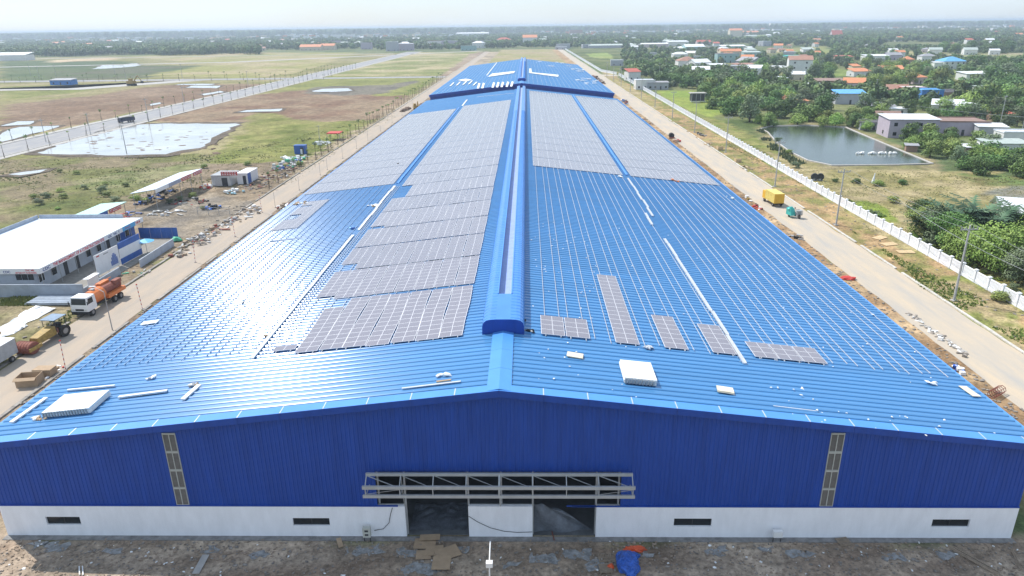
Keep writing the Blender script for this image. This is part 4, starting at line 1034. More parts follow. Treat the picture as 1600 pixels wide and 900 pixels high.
# ------------------------------------------------------------------ vehicles
m_tyre = mat('tyre_rubber', (.025,.024,.023), .9, var=.3); m_rim = mat('steel_rim', (.3,.3,.3), .5, .3)
def wheel(t, x, y, r, w_=.28, par=None):
    b = MB().bar((x-w_/2, y, r), (x+w_/2, y, r), r, 14); o = b.build('wheel', m_tyre, t)
    MB().bar((x-w_/2-.01, y, r), (x+w_/2+.01, y, r), r*.5, 10).build('rim', m_rim, o)
def truck_cab(t, w_, y0, l, h0, h1, m):
    """cab with sloped windscreen; front faces -y"""
    b = MB(); hw = w_/2; hm = h0+(h1-h0)*.48
    b.hexa([(-hw,y0,h0),(hw,y0,h0),(hw,y0+l,h0),(-hw,y0+l,h0),(-hw,y0,hm),(hw,y0,hm),(hw,y0+l,hm),(-hw,y0+l,hm)])
    b.hexa([(-hw,y0,hm),(hw,y0,hm),(hw,y0+l,hm),(-hw,y0+l,hm),(-hw*.93,y0+.22,h1),(hw*.93,y0+.22,h1),(hw*.93,y0+l,h1),(-hw*.93,y0+l,h1)])
    cab = b.build('cab', m, t)
    k = .02; MB().face([(-hw*.88,y0+.03-k,hm+.05),(hw*.88,y0+.03-k,hm+.05),(hw*.84,y0+.19-k,h1-.12),(-hw*.84,y0+.19-k,h1-.12)]).build('windscreen', m_glass, t)
    for s in (-1, 1):
        MB().face([(s*(hw+.006),y0+.25,hm+.08),(s*(hw+.006),y0+l*.7,hm+.08),(s*(hw*.95+.01),y0+l*.7,h1-.2),(s*(hw*.95+.01),y0+.4,h1-.2)][::s]).build('side_window', m_glass, t)
        MB().box((s*hw*.75-.14, y0-.03, h0+.15), (s*hw*.75+.14, y0-.005, h0+.35)).build('headlight', m_galv, t)
        MB().box((s*(hw+.14)-.04, y0-.1, hm+.1), (s*(hw+.14)+.04, y0, hm+.55)).build('mirror', m_dark, t)
    MB().box((-hw, y0-.08, h0-.35), (hw, y0+.1, h0+.02)).build('bumper', m_dark, t); MB().box((-hw*.5, y0-.02, h0+.12), (hw*.5, y0-.003, h0+.4)).build('grille', m_dark, t)
tr = thing('concrete_pump_truck', 'orange tank truck with white cab parked on the left road', 'truck', (-59.35, 85.6, 0), -.06)
MB().box((-.5, .5, .75), (.5, 8.4, .95)).build('chassis', m_void, tr); truck_cab(tr, 2.35, 0, 1.9, .85, 2.75, m_whitep)
b = MB().bar((0, 2.2, 1.85), (0, 4.6, 1.85), .95, 16); b.build('drum', m_orange, tr)
MB().box((-1.1, 4.7, 1.0), (1.1, 8.6, 1.5)).build('rear_deck', m_orange, tr)
MB().bar((.1, 4.7, 2.05), (.1, 8.4, 1.9), .62, 12).build('rear_tank', m_redbrown, tr); MB().box((-.9, 5.2, 2.4), (-.2, 7.2, 2.9)).build('pump_engine', m_orange, tr); MB().box((.2, 6.9, 2.3), (.9, 8.3, 2.8)).build('hopper', m_redbrown, tr)
MB().bar((-.6, 3.2, 2.85), (-.6, 8.2, 2.85), .07).build('pipe', m_orange, tr); MB().box((-.25, 2.9, 2.75), (.25, 3.4, 2.95)).build('hatch', m_grey, tr)
for s in (-1, 1):
    for y in (.9, 5.9, 7.2): wheel(tr, s*1.0, y, .5, .34)
tr = thing('box_truck', 'small white truck with grey box body at the left picture edge', 'truck', (-60.6, 68.2, 0), -.04)
truck_cab(tr, 1.9, 0, 1.6, .7, 2.1, m_whitep); b = MB().box((-1.0, 1.75, .8), (1.0, 5.3, 2.55)).build('box_body', mat('grey_box', (.42,.44,.44), .6), tr); MB().box((-1.03, 1.7, 2.55), (1.03, 5.35, 2.62)).build('box_roof', m_whitep, tr)
MB().box((-.95, 5.35, .9), (.95, 5.42, 2.4)).build('rear_door', m_redbrown, tr)
for s in (-1, 1):
    for y in (.8, 4.3): wheel(tr, s*.85, y, .38, .25)
rl_ = thing('road_roller', 'muddy yellow articulated road roller parked between the two trucks', 'road roller', (-59.4, 73.9, 0), -.10)
b = MB().bar((-.95, .75, .72), (.95, .75, .72), .72, 18); dr = b.build('drum', m_redbrown, rl_); 
for x in np.linspace(-.85, .85, 6): b = MB().bar((x-.04,.75,.72),(x+.04,.75,.72),.76,18); b.build('drum_pad_ring', m_redbrown, dr)
for s in (-1, 1): MB().box((s*1.08-.07, .0, .55), (s*1.08+.07, 1.6, .95)).build('drum_frame', m_dyellow, rl_)
MB().hexa([(-.6,1.7,.6),(.6,1.7,.6),(.65,4.2,.7),(-.65,4.2,.7),(-.5,1.8,1.35),(.5,1.8,1.35),(.6,4.2,1.75),(-.6,4.2,1.75)]).build('engine_hood', m_dyellow, rl_)
MB().box((-.605,2.4,.9),(-.6,3.6,1.4)).build('grille', m_void, rl_); MB().box((-.8,4.3,.8),(.8,5.5,1.15)).build('operator_deck', m_redbrown, rl_); MB().box((-.3,4.9,1.15),(.3,5.4,1.7)).build('seat', m_dark, rl_)
MB().box((-.9,3.9,2.55),(.9,5.7,2.62)).build('canopy', mat('grey_blue_canopy', (.2,.28,.38), .5), rl_)
for x in (-.8,.8):
    for y in (4.1,5.5): MB().bar((x,y,1.1),(x,y,2.55),.035).build('canopy_post', m_void, rl_)
for s in (-1, 1): wheel(rl_, s*.85, 5.0, .72, .42)
rl_.scale = (1.05, 1.2, 1.0)
tr = thing('dark_truck', 'dark blue truck driving on the far road on the left', 'truck', (-167, 292, .03), -.05)
truck_cab(tr, 2.6, 0, 2.2, .9, 3.0, mat('dark_blue_paint', (.02,.03,.08), .4)); MB().box((-1.3,2.4,1.0),(1.3,9,2.6)).build('load_body', bpy.data.materials['dark_blue_paint'], tr); MB().box((-1.2,2.5,2.6),(1.2,8.9,3.1)).build('load', m_void, tr)
for s in (-1,1):
    for y in (1,6.2,7.6): wheel(tr, s*1.1, y, .5)
tr.scale = (.72,)*3; tr.rotation_euler.z = -.5
tr = thing('box_truck', 'yellow box truck parked on the right road seen from behind', 'truck', (51.9, 143.2, 0), .07)
MB().box((-1.05, .2, .8), (1.05, 4.9, 2.75)).build('box_body', mat('pale_yellow_paint', (.75,.60,.16), .5), tr); bd = MB().box((-1.05, .12, .8), (1.05, .195, 2.75)).build('rear_door', m_yellow, tr)
for x in (-.7,-.35,0,.35,.7): MB().box((x-.02,.10,.85),(x+.02,.115,2.7)).build('door_rib', m_yellow, bd)
MB().box((-1.0, 5.0, .7), (1.0, 6.5, 2.3)).build('cab', m_yellow, tr); MB().box((-1.0, .1, .55), (1.0, .4, .78)).build('bumper', m_dark, tr)
for s in (-1,1):
    for y in (1.0,5.5): wheel(tr, s*.85, y, .42, .26)
tr = thing('cargo_tricycle', 'teal motor cart with grey wire crate in front, beside the yellow truck', 'cargo tricycle', (52.4, 134.3, 0), .25)
wheel(tr, 0.25, -.35, .42, .14); wheel(tr, -.55, 1.7, .4, .16); wheel(tr, .75, 1.7, .4, .16)
b = MB(); b.hexa([(-1.1,.3,.5),(.0,.3,.5),(.0,2.0,.5),(-1.1,2.0,.5),(-1.15,.7,1.7),(-.3,.7,1.9),(-.3,1.9,1.9),(-1.2,1.9,1.8)]); b.build('body_cover', m_teal, tr)
MB().blob((-.75,1.2,1.7),(.55,.6,.5),4,.3,2,None).build('hood', m_teal, tr); cr = MB()
for z in (.75,1.0,1.25,1.5): cr.box((-.2,-.45,z),(.95,.5,z+.06))
for x in (-.2,.0,.2,.4,.6,.8): cr.box((x,-.47,.7),(x+.05,-.452,1.6))
cr.build('wire_crate', m_grey, tr); MB().box((-.15,-.4,.65),(.9,.45,.72)).build('floor', m_void, tr); MB().bar((-.5,.3,1.7),(.5,.1,1.75),.03).build('handlebar', m_dark, tr); MB().blob((.05,.9,1.85),(.16,.16,.16),2,.1,1,None).build('lamp', m_dark, tr)
# far excavators
def excavator(label, x, y, rz_, s=1.):
    t = thing('excavator', label, 'excavator', (x, y, 0), rz_); t.scale = (s,)*3
    for sx in (-1.1, .5): MB().box((sx,-1.8,0),(sx+.6,1.8,.8)).build('track', m_dark, t)
    MB().box((-1.2,-1.5,.9),(1.2,1.6,2.0)).build('body', m_dyellow, t); MB().box((-1.2,-1.4,2.0),(-.2,.2,3.0)).build('cab', m_dyellow, t)
    MB().bar((.2,-1.2,1.6),(.2,-4,4.2),.22,4).build('boom', m_dyellow, t); MB().bar((.2,-4,4.2),(.2,-6,1.8),.18,4).build('stick', m_dyellow, t); MB().box((-.2,-6.5,1.1),(.6,-5.7,2.0)).build('bucket', m_void, t)
excavator('small yellow excavator on the brown field on the left', -272, 500, 1.2, 1.6)
excavator('rusty red excavator beside the left eave in the gap between halls', -50.5, 331, .3, 1.0)

# ------------------------------------------------------------------ left roadside: poles, saplings
rw = thing('marker_pole', 'red and white striped marker pole', 'pole')
m_rws = [m_red, m_whitep]
b = MB()
for k in range(12): b.bar((0,0,k*.3),(0,0,k*.3+.3),.045,6,mi=k%2)
b.build('pole', m_rws, rw); MB().box((-.15,-.15,0),(.15,.15,.12)).build('foot', m_conc, rw); MB().blob((0,0,3.65),(.12,.12,.12),1,.1,1,None).build('lamp', m_red, rw)
for px, l in (((107,578),'nearest striped marker pole by the cardboard box, leaning slightly'), ((226,483),'striped marker pole behind the tank truck'), ((308,410),'striped marker pole opposite the low yard wall'), ((370,370),'striped marker pole opposite the yard stores'), ((412,332),'striped marker pole at the loose panel block')):
    p = gp(*px); o = copy_tree(rw, (p.x-.3, p.y, 0), random.uniform(0, 3), l); o['group'] = 'striped marker poles on the left road'; o.rotation_euler.x = random.uniform(-.03,.05); o.rotation_euler.y = -.04
drop(rw); del KIDS['marker_pole']
lp = thing('street_lamp', 'thin grey street lamp by the left road with its arm over the office gate', 'street lamp', (-52.9, 81.5, 0)); MB().bar((0,0,0),(0,0,5.2),.07,8,r2=.045).build('pole', m_grey, lp); MB().bar((0,0,5.2),(-1.6,.8,5.6),.035).build('arm', m_grey, lp); MB().box((-2.3,.8,5.55),(-1.5,1.0,5.65)).build('lamp_head', m_whitep, lp)
def leafball(b, c, r, n, ls, rr, squash=.8):
    for i in range(n):
        d = Vector((rr.gauss(0,1), rr.gauss(0,1), rr.gauss(0,1))).normalized(); k = rr.random()**.4
        p = Vector(c)+Vector((d.x*r*k, d.y*r*k, d.z*r*k*squash))
        nn = (d+Vector((rr.gauss(0,.45), rr.gauss(0,.45), rr.gauss(0,.45)+.35))).normalized(); a = nn.orthogonal().normalized(); a.rotate(Matrix.Rotation(rr.uniform(0, PI), 3, nn)); e = nn.cross(a)
        s = ls*rr.uniform(.6, 1.3); b.face([p-a*s, p+e*s*.55, p+a*s, p-e*s*.55])
rr = random.Random(3)
sap_protos = []
for k in range(3):
    t = thing('sapling', 'young staked street tree with few leaves', 'young tree'); MB().bar((0,0,0),(.1*(k-1),0,3.6),.09,5,r2=.05).build('trunk', m_trunk, t)
    MB().bar((.5,0,0),(.1,0,1.9),.05,4).build('stake', m_trunk, t)
    b = MB(); leafball(b, (.1*(k-1),0,3.9+.2*k), .35+.2*k, 26+14*k, .2, rr); b.build('crown', m_leaf[k % 2], t); sap_protos.append(t)
def saps(pts, grp, lbl):
    for i, (x, y) in enumerate(pts):
        o = copy_tree(sap_protos[random.randrange(3)], (x+random.uniform(-.4,.4), y, 0), random.uniform(0, 6), lbl); o['group'] = grp; o.scale = (1,1,random.uniform(.75,1.15))
saps([(-61.4, 165+k*6.5) for k in range(58)], 'saplings along the verge of the left road', 'thin bare sapling on the grassy verge of the left road')
saps([(-178.8, 190+k*11) for k in range(46) if not 543 < 190+k*11 < 568], 'saplings along the far side of the far road', 'thin sapling on the far side of the far road')
saps([(-158.9, 190+k*11) for k in range(46) if not 543 < 190+k*11 < 568], 'saplings along the near side of the far road', 'thin sapling on the near side of the far road')
saps([(-150-k*12, 541) for k in range(30)]+[(-150-k*12, 566) for k in range(30)], 'saplings along the far cross road', 'small sapling beside the far cross road')
for t in sap_protos: drop(t)
st = thing('site_post', 'thin grey post', 'post'); MB().bar((0,0,0),(0,0,3.3),.04,5).build('pole', m_grey, st); MB().box((-.12,-.12,0),(.12,.12,.15)).build('foot', m_conc, st)
for y in [146,163,181,188,205,223,240,262,286,310,340]:
    o = copy_tree(st, (-53.6, y, 0), 0, 'thin grey post on the eave side of the left road'); o['group'] = 'thin posts on the eave side of the left road'
drop(st)
t = thing('mesh_pen', 'open wire fence pen at the road edge of the yard', 'fence', (-60.6, 140, 0))
for k in range(4): MB().bar((-7+k*2.2,0,0),(-7+k*2.2,0,1.7),.05).build('post', m_grey, t)
MB().bar((-7,0,1.6),(-.4,0,1.6),.03).build('rail', m_grey, t); MB().bar((-7,0,.9),(-.4,0,.9),.03).build('rail', m_grey, t)
# tall grey poles in the left plain
gpole = thing('power_pole', 'thin power pole', 'power pole'); MB().bar((0,0,0),(0,0,10),.16,6,r2=.10).build('pole', m_pole, gpole); MB().box((-1,-.06,9.3),(1,.06,9.45)).build('crossarm', m_grey, gpole)
left_poles = [((72,222),.8),((142,211),.8),((233,192),1),((198,240),.9),((288,163),.9),((96,90),1),((62,124),1),((88,120),1),((180,116),1),((285,122),1.1),((197,124),1),((48,118),1),((388,135),1),((500,224),.6)]
for px, s in left_poles:
    p = gp(*px); o = copy_tree(gpole, (p.x, p.y, 0), .2, 'thin grey power pole standing in the left plain', s); o['group'] = 'thin power poles in the left plain'
# ------------------------------------------------------------------ right road: fence, poles, things
fp = MB(); fp.box((-.17,-.17,0),(.17,.17,1.85)); fp.box((-.24,-.24,1.85),(.24,.24,1.95)); fp.hexa([(-.2,-.2,1.95),(.2,-.2,1.95),(.2,.2,1.95),(-.2,.2,1.95),(-.05,-.05,2.05),(.05,-.05,2.05),(.05,.05,2.05),(-.05,.05,2.05)])
post_me = fp.mesh('fence_post', m_white); PL = 3.15
fb = MB(); fb.box((-.10,.17,0),(.10,PL-.17,.45)); fb.box((-.07,.17,1.55),(.07,PL-.17,1.72)); fb.box((-.03,.17,.45),(.0,PL-.17,1.55))
k = .28
while k < PL-.25: fb.box((-.06,k,.45),(-.031,k+.07,1.55)); k += .26
pan_me = fb.mesh('fence_panel', m_white)
wfn = thing('white_fence', 'long white concrete fence with capped posts along the right road', 'fence', (0,0,0)); far = MB(); n = 0
y = 60
while y < 546:
    x = 65.0+max(0, (y-160))*.0095
    link('fence_post', post_me, wfn, (x, y, 0)); link('fence_panel', pan_me, wfn, (x, y, 0), -.009 if y > 160 else 0); y += PL
# part two beyond the gate
wf2 = thing('white_fence', 'farther white fence running on from the side entrance to the horizon', 'fence', (0,0,0))
y = 560; P0 = Vector((68.6,548,0)); 
while y < 1180:
    x = 68.4-max(0, 596-y)*0-min(8, (y-560)*.23) if y < 596 else 60.3
    b = None; link('fence_post', post_me, wf2, (x, y, 0)); link('fence_panel', pan_me, wf2, (x, y, 0), .22 if y < 594 else 0, ).scale = (1.3,1,1); y += PL
# utility poles
up_ = thing('utility_pole', 'grey concrete utility pole', 'utility pole')
MB().bar((0,0,0),(0,0,10.6),.17,8,r2=.10).build('pole', m_pole, up_); MB().box((-1.2,-.06,9.95),(1.2,.06,10.1)).build('crossarm', m_grey, up_)
for x in (-1.1,-.5,.5,1.1): MB().bar((x,0,10.1),(x,0,10.4),.06,6).build('insulator', m_grey, up_)
b = MB().tube([(0,-.15,5.2),(.28,-.15,5.6),(.28,-.15,6.2),(0,-.12,6.6)], .03); b.build('bracket', m_grey, up_); MB().box((-.35,-.35,0),(.35,.35,.12)).build('footing', m_conc, up_)
poles = [(58,90.5,'nearest concrete utility pole with crossarm, between right road and white fence'),(57.9,129.2,'second utility pole from the front on the right verge'),(57.6,163,'third utility pole from the front on the right verge, seen against the pond grass'),(58.6,210,'fourth utility pole from the front, standing beside the yellow crate'),(58.6,251,'fifth utility pole from the front, beside the parked motorbikes')]
yy = 292; k = 5
while yy < 560: poles.append((58.8, yy, '%s utility pole from the front on the right verge' % ORD[k])); yy += 41; k += 1
for x, y, l in poles: o = copy_tree(up_, (x, y, 0), .1, l); o['group'] = 'utility poles on the right verge'
for i, (px, sz) in enumerate((((1562,196),1.0),((1595,212),.8),((1367,150),.8),((1253,127),.6),((1500,178),.6),((1040,105),.9),((948,120),.8),((968,126),.8),((978,122),.8),((1075,110),.9),((1030,120),.9))):
    p = gp(*px); o = copy_tree(up_, (p.x, p.y, 0), .6, 'grey utility pole rising among the town trees', sz); o['group'] = 'utility poles in the town'
drop(up_); drop(gpole)
wr = thing('power_line', 'thin grey wires strung from the nearest utility pole along the right verge', 'wires', (58, 50, 0))
for dx in (-1.1, 1.1):
    for (xa, ya), (xb, yb) in (((58,50),(58,90.5)), ((58,90.5),(57.9,129.2)), ):
        pts = [(xa-58+dx+(xb-xa)*t_, ya-50+(yb-ya)*t_, 10.4-1.0*4*t_*(1-t_)*.7) for t_ in [i/12 for i in range(13)]]
        MB().tube(pts, .018, 4).build('wire', m_grey, wr)
wr = thing('power_line', 'pair of thin wires crossing the trees at the right edge', 'wires', (0, 0, 0))
A = [(1395,322,9),(1600,420,9)]; 
for dz in (0, .6):
    pa, pb_ = gp(1395, 305, 8+dz), gp(1640, 440, 8+dz); MB().tube([pa.lerp(pb_, i/10)-Vector((0,0,1.6*i/10*(1-i/10)*2)) for i in range(11)], .02, 4).build('wire', m_grey, wr)
pa, pb_ = gp(1430,165,8), gp(1640,185,8)
MB().tube([pa.lerp(pb_, i/10)-Vector((0,0,2*i/10*(1-i/10))) for i in range(11)], .05, 4).build('wire', m_grey, wr)
# roadside goods right
def crate(label, px, w_, d_, h_, m, name='crate', cat='crate', rot=.1):
    p = gp(*px); t = thing(name, label, cat, (p.x, p.y, 0), rot)
    b = MB(); k = 0
    while k < w_-.05: b.box((k, -.03, 0), (min(k+.22, w_), 0, h_)); k += .27
    b.build('front_slats', m, t); b = MB(); k = 0
    while k < d_-.05: b.box((w_, k, 0), (w_+.03, min(k+.22, d_), h_)); b.box((-.03, k, 0), (0, min(k+.22, d_), h_)); k += .27
    b.build('side_slats', m, t); MB().box((0,0,.05),(w_,d_,h_*.75)).build('contents', m_wood, t); return t
m_pine = mat('fresh_pine', (.62,.46,.26), .8, var=.15)
crate('square pine crate on the right verge at the fourth utility pole', (1122,235), 1.5,1.5,1.2, m_pine)
crate('second pine crate on the right verge, nearer than the first', (1150,254), 1.5,1.4,1.0, m_pine)
heap('planks stacked beside the second pine crate', (1165,262), 1.2, 4, .3, [m_pine, m_wood], 14, seed=31, boards=1)
heap('pallets and planks on the verge behind the first pine crate', (1108,226), 1.2, 5, .3, [m_pine, m_wood, m_rub], 14, seed=32, boards=1)
heap('motorbikes parked in a row at the fifth utility pole', (1096,211), 1.0, 4.5, .8, [m_dark, m_void, m_grey], 26, seed=33, boards=.2, name='motorbike_row', cat='motorbikes')
for i, l in enumerate(('pale timber formwork panel lying on the right verge, nearest','pale timber formwork panel, middle one of the verge stack','pale timber formwork panel farthest along the verge')):
    p = gp(*((1415,394),(1390,382),(1375,372))[i]); b = MB()
    t = thing('formwork_panel', l, 'timber panel', (p.x, p.y, .03), .3*i)
    for k in range(5): MB().box((-1.3, -.7+k*.3, 0), (1.3, -.7+k*.3+.27, .08)).build('plank', m_pine, t)
MB_ = MB().bar((0,0,.9),(0,1.6,.9),.85,14); t = thing('water_tank', 'black water tank drum on its side by the right eave', 'tank', (48.2,238,0)); MB_.build('tank', m_dark, t); MB().box((-.9,-.4,0),(.9,-.2,.5)).build('cradle', m_redbrown, t)
heap('rust red scrap beside the black tank', (1057,221), 1, 3, .6, [m_redbrown, m_red, m_wood], 12, seed=34)
heap('dark soil and rubble along the right eave behind the tank', (1000,190), 1.2, 16, 1.0, [m_soil, m_redbrown, m_soil], 40, seed=35, boards=.2, size=1.0)
heap('orange timbers and frames by the right eave', (1008,188), 1, 4, 1.6, [m_orange, m_wood], 14, seed=36, boards=1)
heap('mixed sacks and scrap at the right eave near the gap between halls', (975,160), 1.2, 10, .8, [m_bluef, m_redbrown, m_plastic, m_rub], 30, seed=37, size=.9)
heap('rust coloured scrap along the second hall right eave', (935,125), 1.6, 40, 1.2, [m_redbrown, m_rub, m_soil], 50, seed=38, size=1.3)
heap('red drum and white sacks by the right eave beside the yellow truck', (1182,325), .8, 2, .7, [m_redbrown, m_plastic, m_red], 14, seed=39, boards=0)
heap('mustard sack and scraps at the eave edge near the yellow truck', (1170,312), .7, 2, .4, [m_dyellow, m_plastic], 8, seed=40, boards=0)
t = thing('red_tarpaulin', 'small red tarpaulin heap on the dirt beside the right eave', 'tarpaulin', tuple(gp(1326,436))); MB().blob((0,0,.1),(.95,.7,.45),8,.35,2,0).build('tarpaulin', m_red, t)
heap('grey sheet and dark scraps at the eave behind the red tarpaulin', (1245,370), 1.0, 2.5, .15, [m_galv, m_dark, m_rub], 10, seed=41, boards=.8)
heap('blue and purple plastic sacks at the right eave', (1500,580), .5, 1.0, .4, [m_bluetarp, m_bluef, m_plastic], 9, seed=42, boards=0, size=.4)
heap('pale broken paving and foam along the right eave', (1460,520), .5, 8, .12, [m_rub, m_plastic, m_conc], 50, seed=43, boards=.7, size=.35)
t = thing('steel_cage', 'rusty reinforcement cage lying by the road at the right front', 'steel cage', tuple(gp(1556,618)), .6)
for k in range(6):
    a = [(-1.0+k*.4, .42*math.cos(q*PI/4), .42+.42*math.sin(q*PI/4)) for q in range(9)]; MB().tube(a, .03, 4).build('hoop', m_redbrown, t)
for q in range(8): MB().bar((-1.05,.42*math.cos(q*PI/4),.42+.42*math.sin(q*PI/4)),(1.05,.42*math.cos(q*PI/4),.42+.42*math.sin(q*PI/4)),.025,4).build('rod', m_redbrown, t)
b = MB(); rr = random.Random(8)
for i in range(900):
    y = 55+rr.random()**1.5*240; x = rr.choice([rr.uniform(45.6,48.4), rr.uniform(45.6, 48.4), rr.uniform(57.2,64)]); s = rr.uniform(.06,.28); b.blob((x,y,0),(s,s*rr.uniform(.5,1.2),s*.5),i,.3,0 if False else 1,0) if s > .2 else b.box((x-s,y-s*.6,0),(x+s,y+s*.6,s*.5),rot=rr.uniform(0,3))
tag(b.build('rubble', m_rub), 'pale stones and crumbs strewn on both verges of the right road', 'rubble', kind='stuff')
b = MB()
for i in range(500):
    y = 62+rr.random()**1.4*260; x = rr.choice([rr.uniform(-52.2,-50.6), rr.uniform(-64,-60.4)]); s = rr.uniform(.05,.25); b.box((x-s,y-s*.6,0),(x+s,y+s*.6,s*.6),rot=rr.uniform(0,3))
tag(b.build('rubble', m_rub), 'stones and scraps on both verges of the left road', 'rubble', kind='stuff')
# pool aerators, things behind the fence
for i, x in enumerate((1345,1364,1380,1396)):
    p = gp(x, 240, .1); t = thing('pond_aerator', '%s of the four white paddle aerators splashing in the pond' % ['leftmost','second','third','rightmost'][i], 'aerator', (p.x,p.y,.05))
    for k in range(4): MB().blob((k*.55-1,0,.05),(.35,.45,.5),k+i,.5,2,None).build('splash', m_plastic, t)
    MB().box((-1.3,.3,.0),(1.3,.45,.2)).build('float', m_whitep, t)
for i, x in enumerate((1272,1281)):
    p = gp(x, 282); t = thing('paddle_wheel', ['left one of the two dark tyre rings standing behind the fence','right one of the two dark tyre rings standing behind the fence'][i], 'wheel', (p.x,p.y,0)); MB().bar((-.1,-.35,.9),(.1,.35,.9),.85,12).build('ring', m_void, t); MB().box((-.5,-.4,0),(.5,.4,.5)).build('base', m_grey, t)
p = gp(1364,286); t = thing('statue', 'white plaster figure among bushes behind the white fence', 'statue', (p.x,p.y,0)); MB().bar((0,0,0),(0,0,.9),.5,8,r2=.25).build('robe', m_whitep, t); MB().bar((0,0,.9),(.1,0,2.0),.3,8,r2=.1).build('torso', m_whitep, t); MB().blob((.12,0,2.15),(.16,.16,.2),1,.1,1,None).build('head', m_whitep, t)
sh = thing('grey_hut', 'small dark grey hut on the bright lawn behind the white fence', 'hut', (79.5, 352, 0)); MB().box((0,0,.6),(6.4,4,4.0)).build('body', m_void, sh); MB().box((-.6,-.6,4.0),(7,4.6,4.4)).build('roof', m_conc, sh)
for x in (0,2.1,4.2,6.2): MB().box((x,-.3,0),(x+.2,-.05,4)).build('post', m_grey, sh)
MB().box((-.4,-.3,.4),(6.8,-.02,.6)).build('floor', m_white, sh)

# ------------------------------------------------------------------ ground in front of the hall
def patch(pts, m, seed, amp=.18, z=.012, name='cement_spill'):
    return sheet(name, ppoly(pts), z, m, rag_amp=amp, step=.22, seed=seed)
m_spill = mat('cement_spill', (.36,.36,.35), .9, var=.6, scale=2.2, bump=.03)
for i, (x, y, a, b_) in enumerate(((575,860,24,8),(632,862,18,7),(850,872,24,10),(905,866,24,9),(935,884,16,8),(1120,862,20,8),(660,889,36,10),(545,860,8,5),(720,858,10,4),(330,860,12,6),(1250,864,20,7),(1480,868,18,6),(90,855,22,8),(1200,858,10,4),(180,862,14,5),(60,850,16,5),(410,866,16,5),(1010,868,10,5),(800,880,12,5),(1400,872,20,6))):
    patch([(x+a*math.cos(t_), y+b_*math.sin(t_)) for t_ in [q*PI/4 for q in range(8)]], m_spill, i, .55, .012+.002*(i % 4))
t = thing('cardboard_sheets', 'flattened brown cardboard sheets before the left door opening', 'cardboard', tuple(gp(680,858)))
for i, (x, y, w_, h_, a) in enumerate(((664,850,1.6,1.1,0),(662,868,1.1,.9,.05),(679,862,1.3,1.0,.1),(700,866,1.7,1.2,.5),(690,882,1.3,1.4,0),(672,843,1.5,.6,.05))):
    p = gp(x, y)-Vector(t.location); MB().box((-w_/2,-h_/2,0),(w_/2,h_/2,.03)).build('cardboard_sheet', m_card, t, (p.x,p.y,.03+.035*i)).rotation_euler = (random.uniform(-.03,.03), random.uniform(-.03,.03), a)
t = thing('blue_tarpaulin', 'crumpled bright blue tarpaulin heap in front of the hall', 'tarpaulin', tuple(gp(980,882)))
b = MB(); b.blob((0,-.1,.2),(.8,1.15,.5),5,.17,4,0,freq=1.2); b.blob((.5,.75,.1),(.5,.3,.25),7,.2,3,0,freq=1.2); b.build('tarpaulin', m_bluetarp, t, smooth=True)
t = thing('orange_tarpaulin', 'orange red tarpaulin spread behind the blue heap', 'tarpaulin', tuple(gp(992,859))); MB().blob((0,0,.05),(.75,.28,.2),9,.4,3,0,freq=2).build('tarpaulin', mat('orange_red_tarp', (.75,.11,.03), .6, var=.3), t)
t = thing('orange_bag', 'small orange bag left of the blue tarpaulin', 'bag', tuple(gp(954,887))); MB().blob((0,0,.12),(.22,.2,.2),4,.25,2,0).build('bag', bpy.data.materials['orange_red_tarp'], t)
for i, (x, y, l) in enumerate(((945,873,'upper slatted timber pallet left of the blue tarpaulin'),(946,890,'lower slatted timber pallet left of the blue tarpaulin'),(1318,848,'slatted pallet leaning on the apron at the right part of the wall'))):
    p = gp(x, y); t = thing('pallet', l, 'pallet', (p.x,p.y,.03), .05 if i < 2 else .2)
    for k in range(8):
        if i == 1: MB().box((-.45,-.4+k*.11,.08),(.45,-.4+k*.11+.06,.11)).build('slat', m_wood, t)
        else: MB().box((-.45+k*.12,-.4,.08),(-.45+k*.12+.06,.4,.11)).build('slat', m_wood, t)
    for k in (-.38, 0, .34): (MB().box((-.45,k,0),(.45,k+.06,.078)) if i != 1 else MB().box((k,-.42,0),(k+.06,.45,.078))).build('runner', m_wood, t)
t = thing('electric_box', 'cream electric box on a stand left of the door openings', 'electric box', (-11.95,42.45,0)); MB().box((-.28,-.2,.45),(.28,.12,1.25)).build('cabinet', mat('cream_paint', (.55,.56,.5), .6), t)
for z in (.62,.95): MB().box((-.12,-.22,z),(.14,-.205,z+.16)).build('meter_window', m_void, t)
for x in (-.22,.22): MB().bar((x,-.05,0),(x,-.05,.45),.03).build('leg', m_dark, t)
t = thing('cable', 'black cable looping from the electric box up the white wall', 'cable', (-11.5,42.88,.6)); MB().tube([(0,-.02,0),(.7,-.02,.15),(1.15,-.02,.7),(1.3,-.02,1.4),(1.5,-.02,2.05)], .022,5).build('cable_run', m_dark, t)
t = thing('cable', 'black cable sagging across the white wall between the doors', 'cable', (-4.4,42.87,0)); MB().tube([(0,0,1.9),(.7,0,1.35),(1.6,0,.85),(2.6,0,.55),(3.6,0,.45),(4.7,0,.5)], .02,5).build('cable_run', m_dark, t)
t = thing('electric_box', 'pale box on legs by the right part of the white wall', 'electric box', (18.2,42.5,0)); MB().box((-.3,-.2,.5),(.35,.12,1.0)).build('cabinet', m_whitep, t)
for x in (-.25,.3): MB().bar((x,-.05,0),(x,-.05,.5),.03).build('leg', m_dark, t)
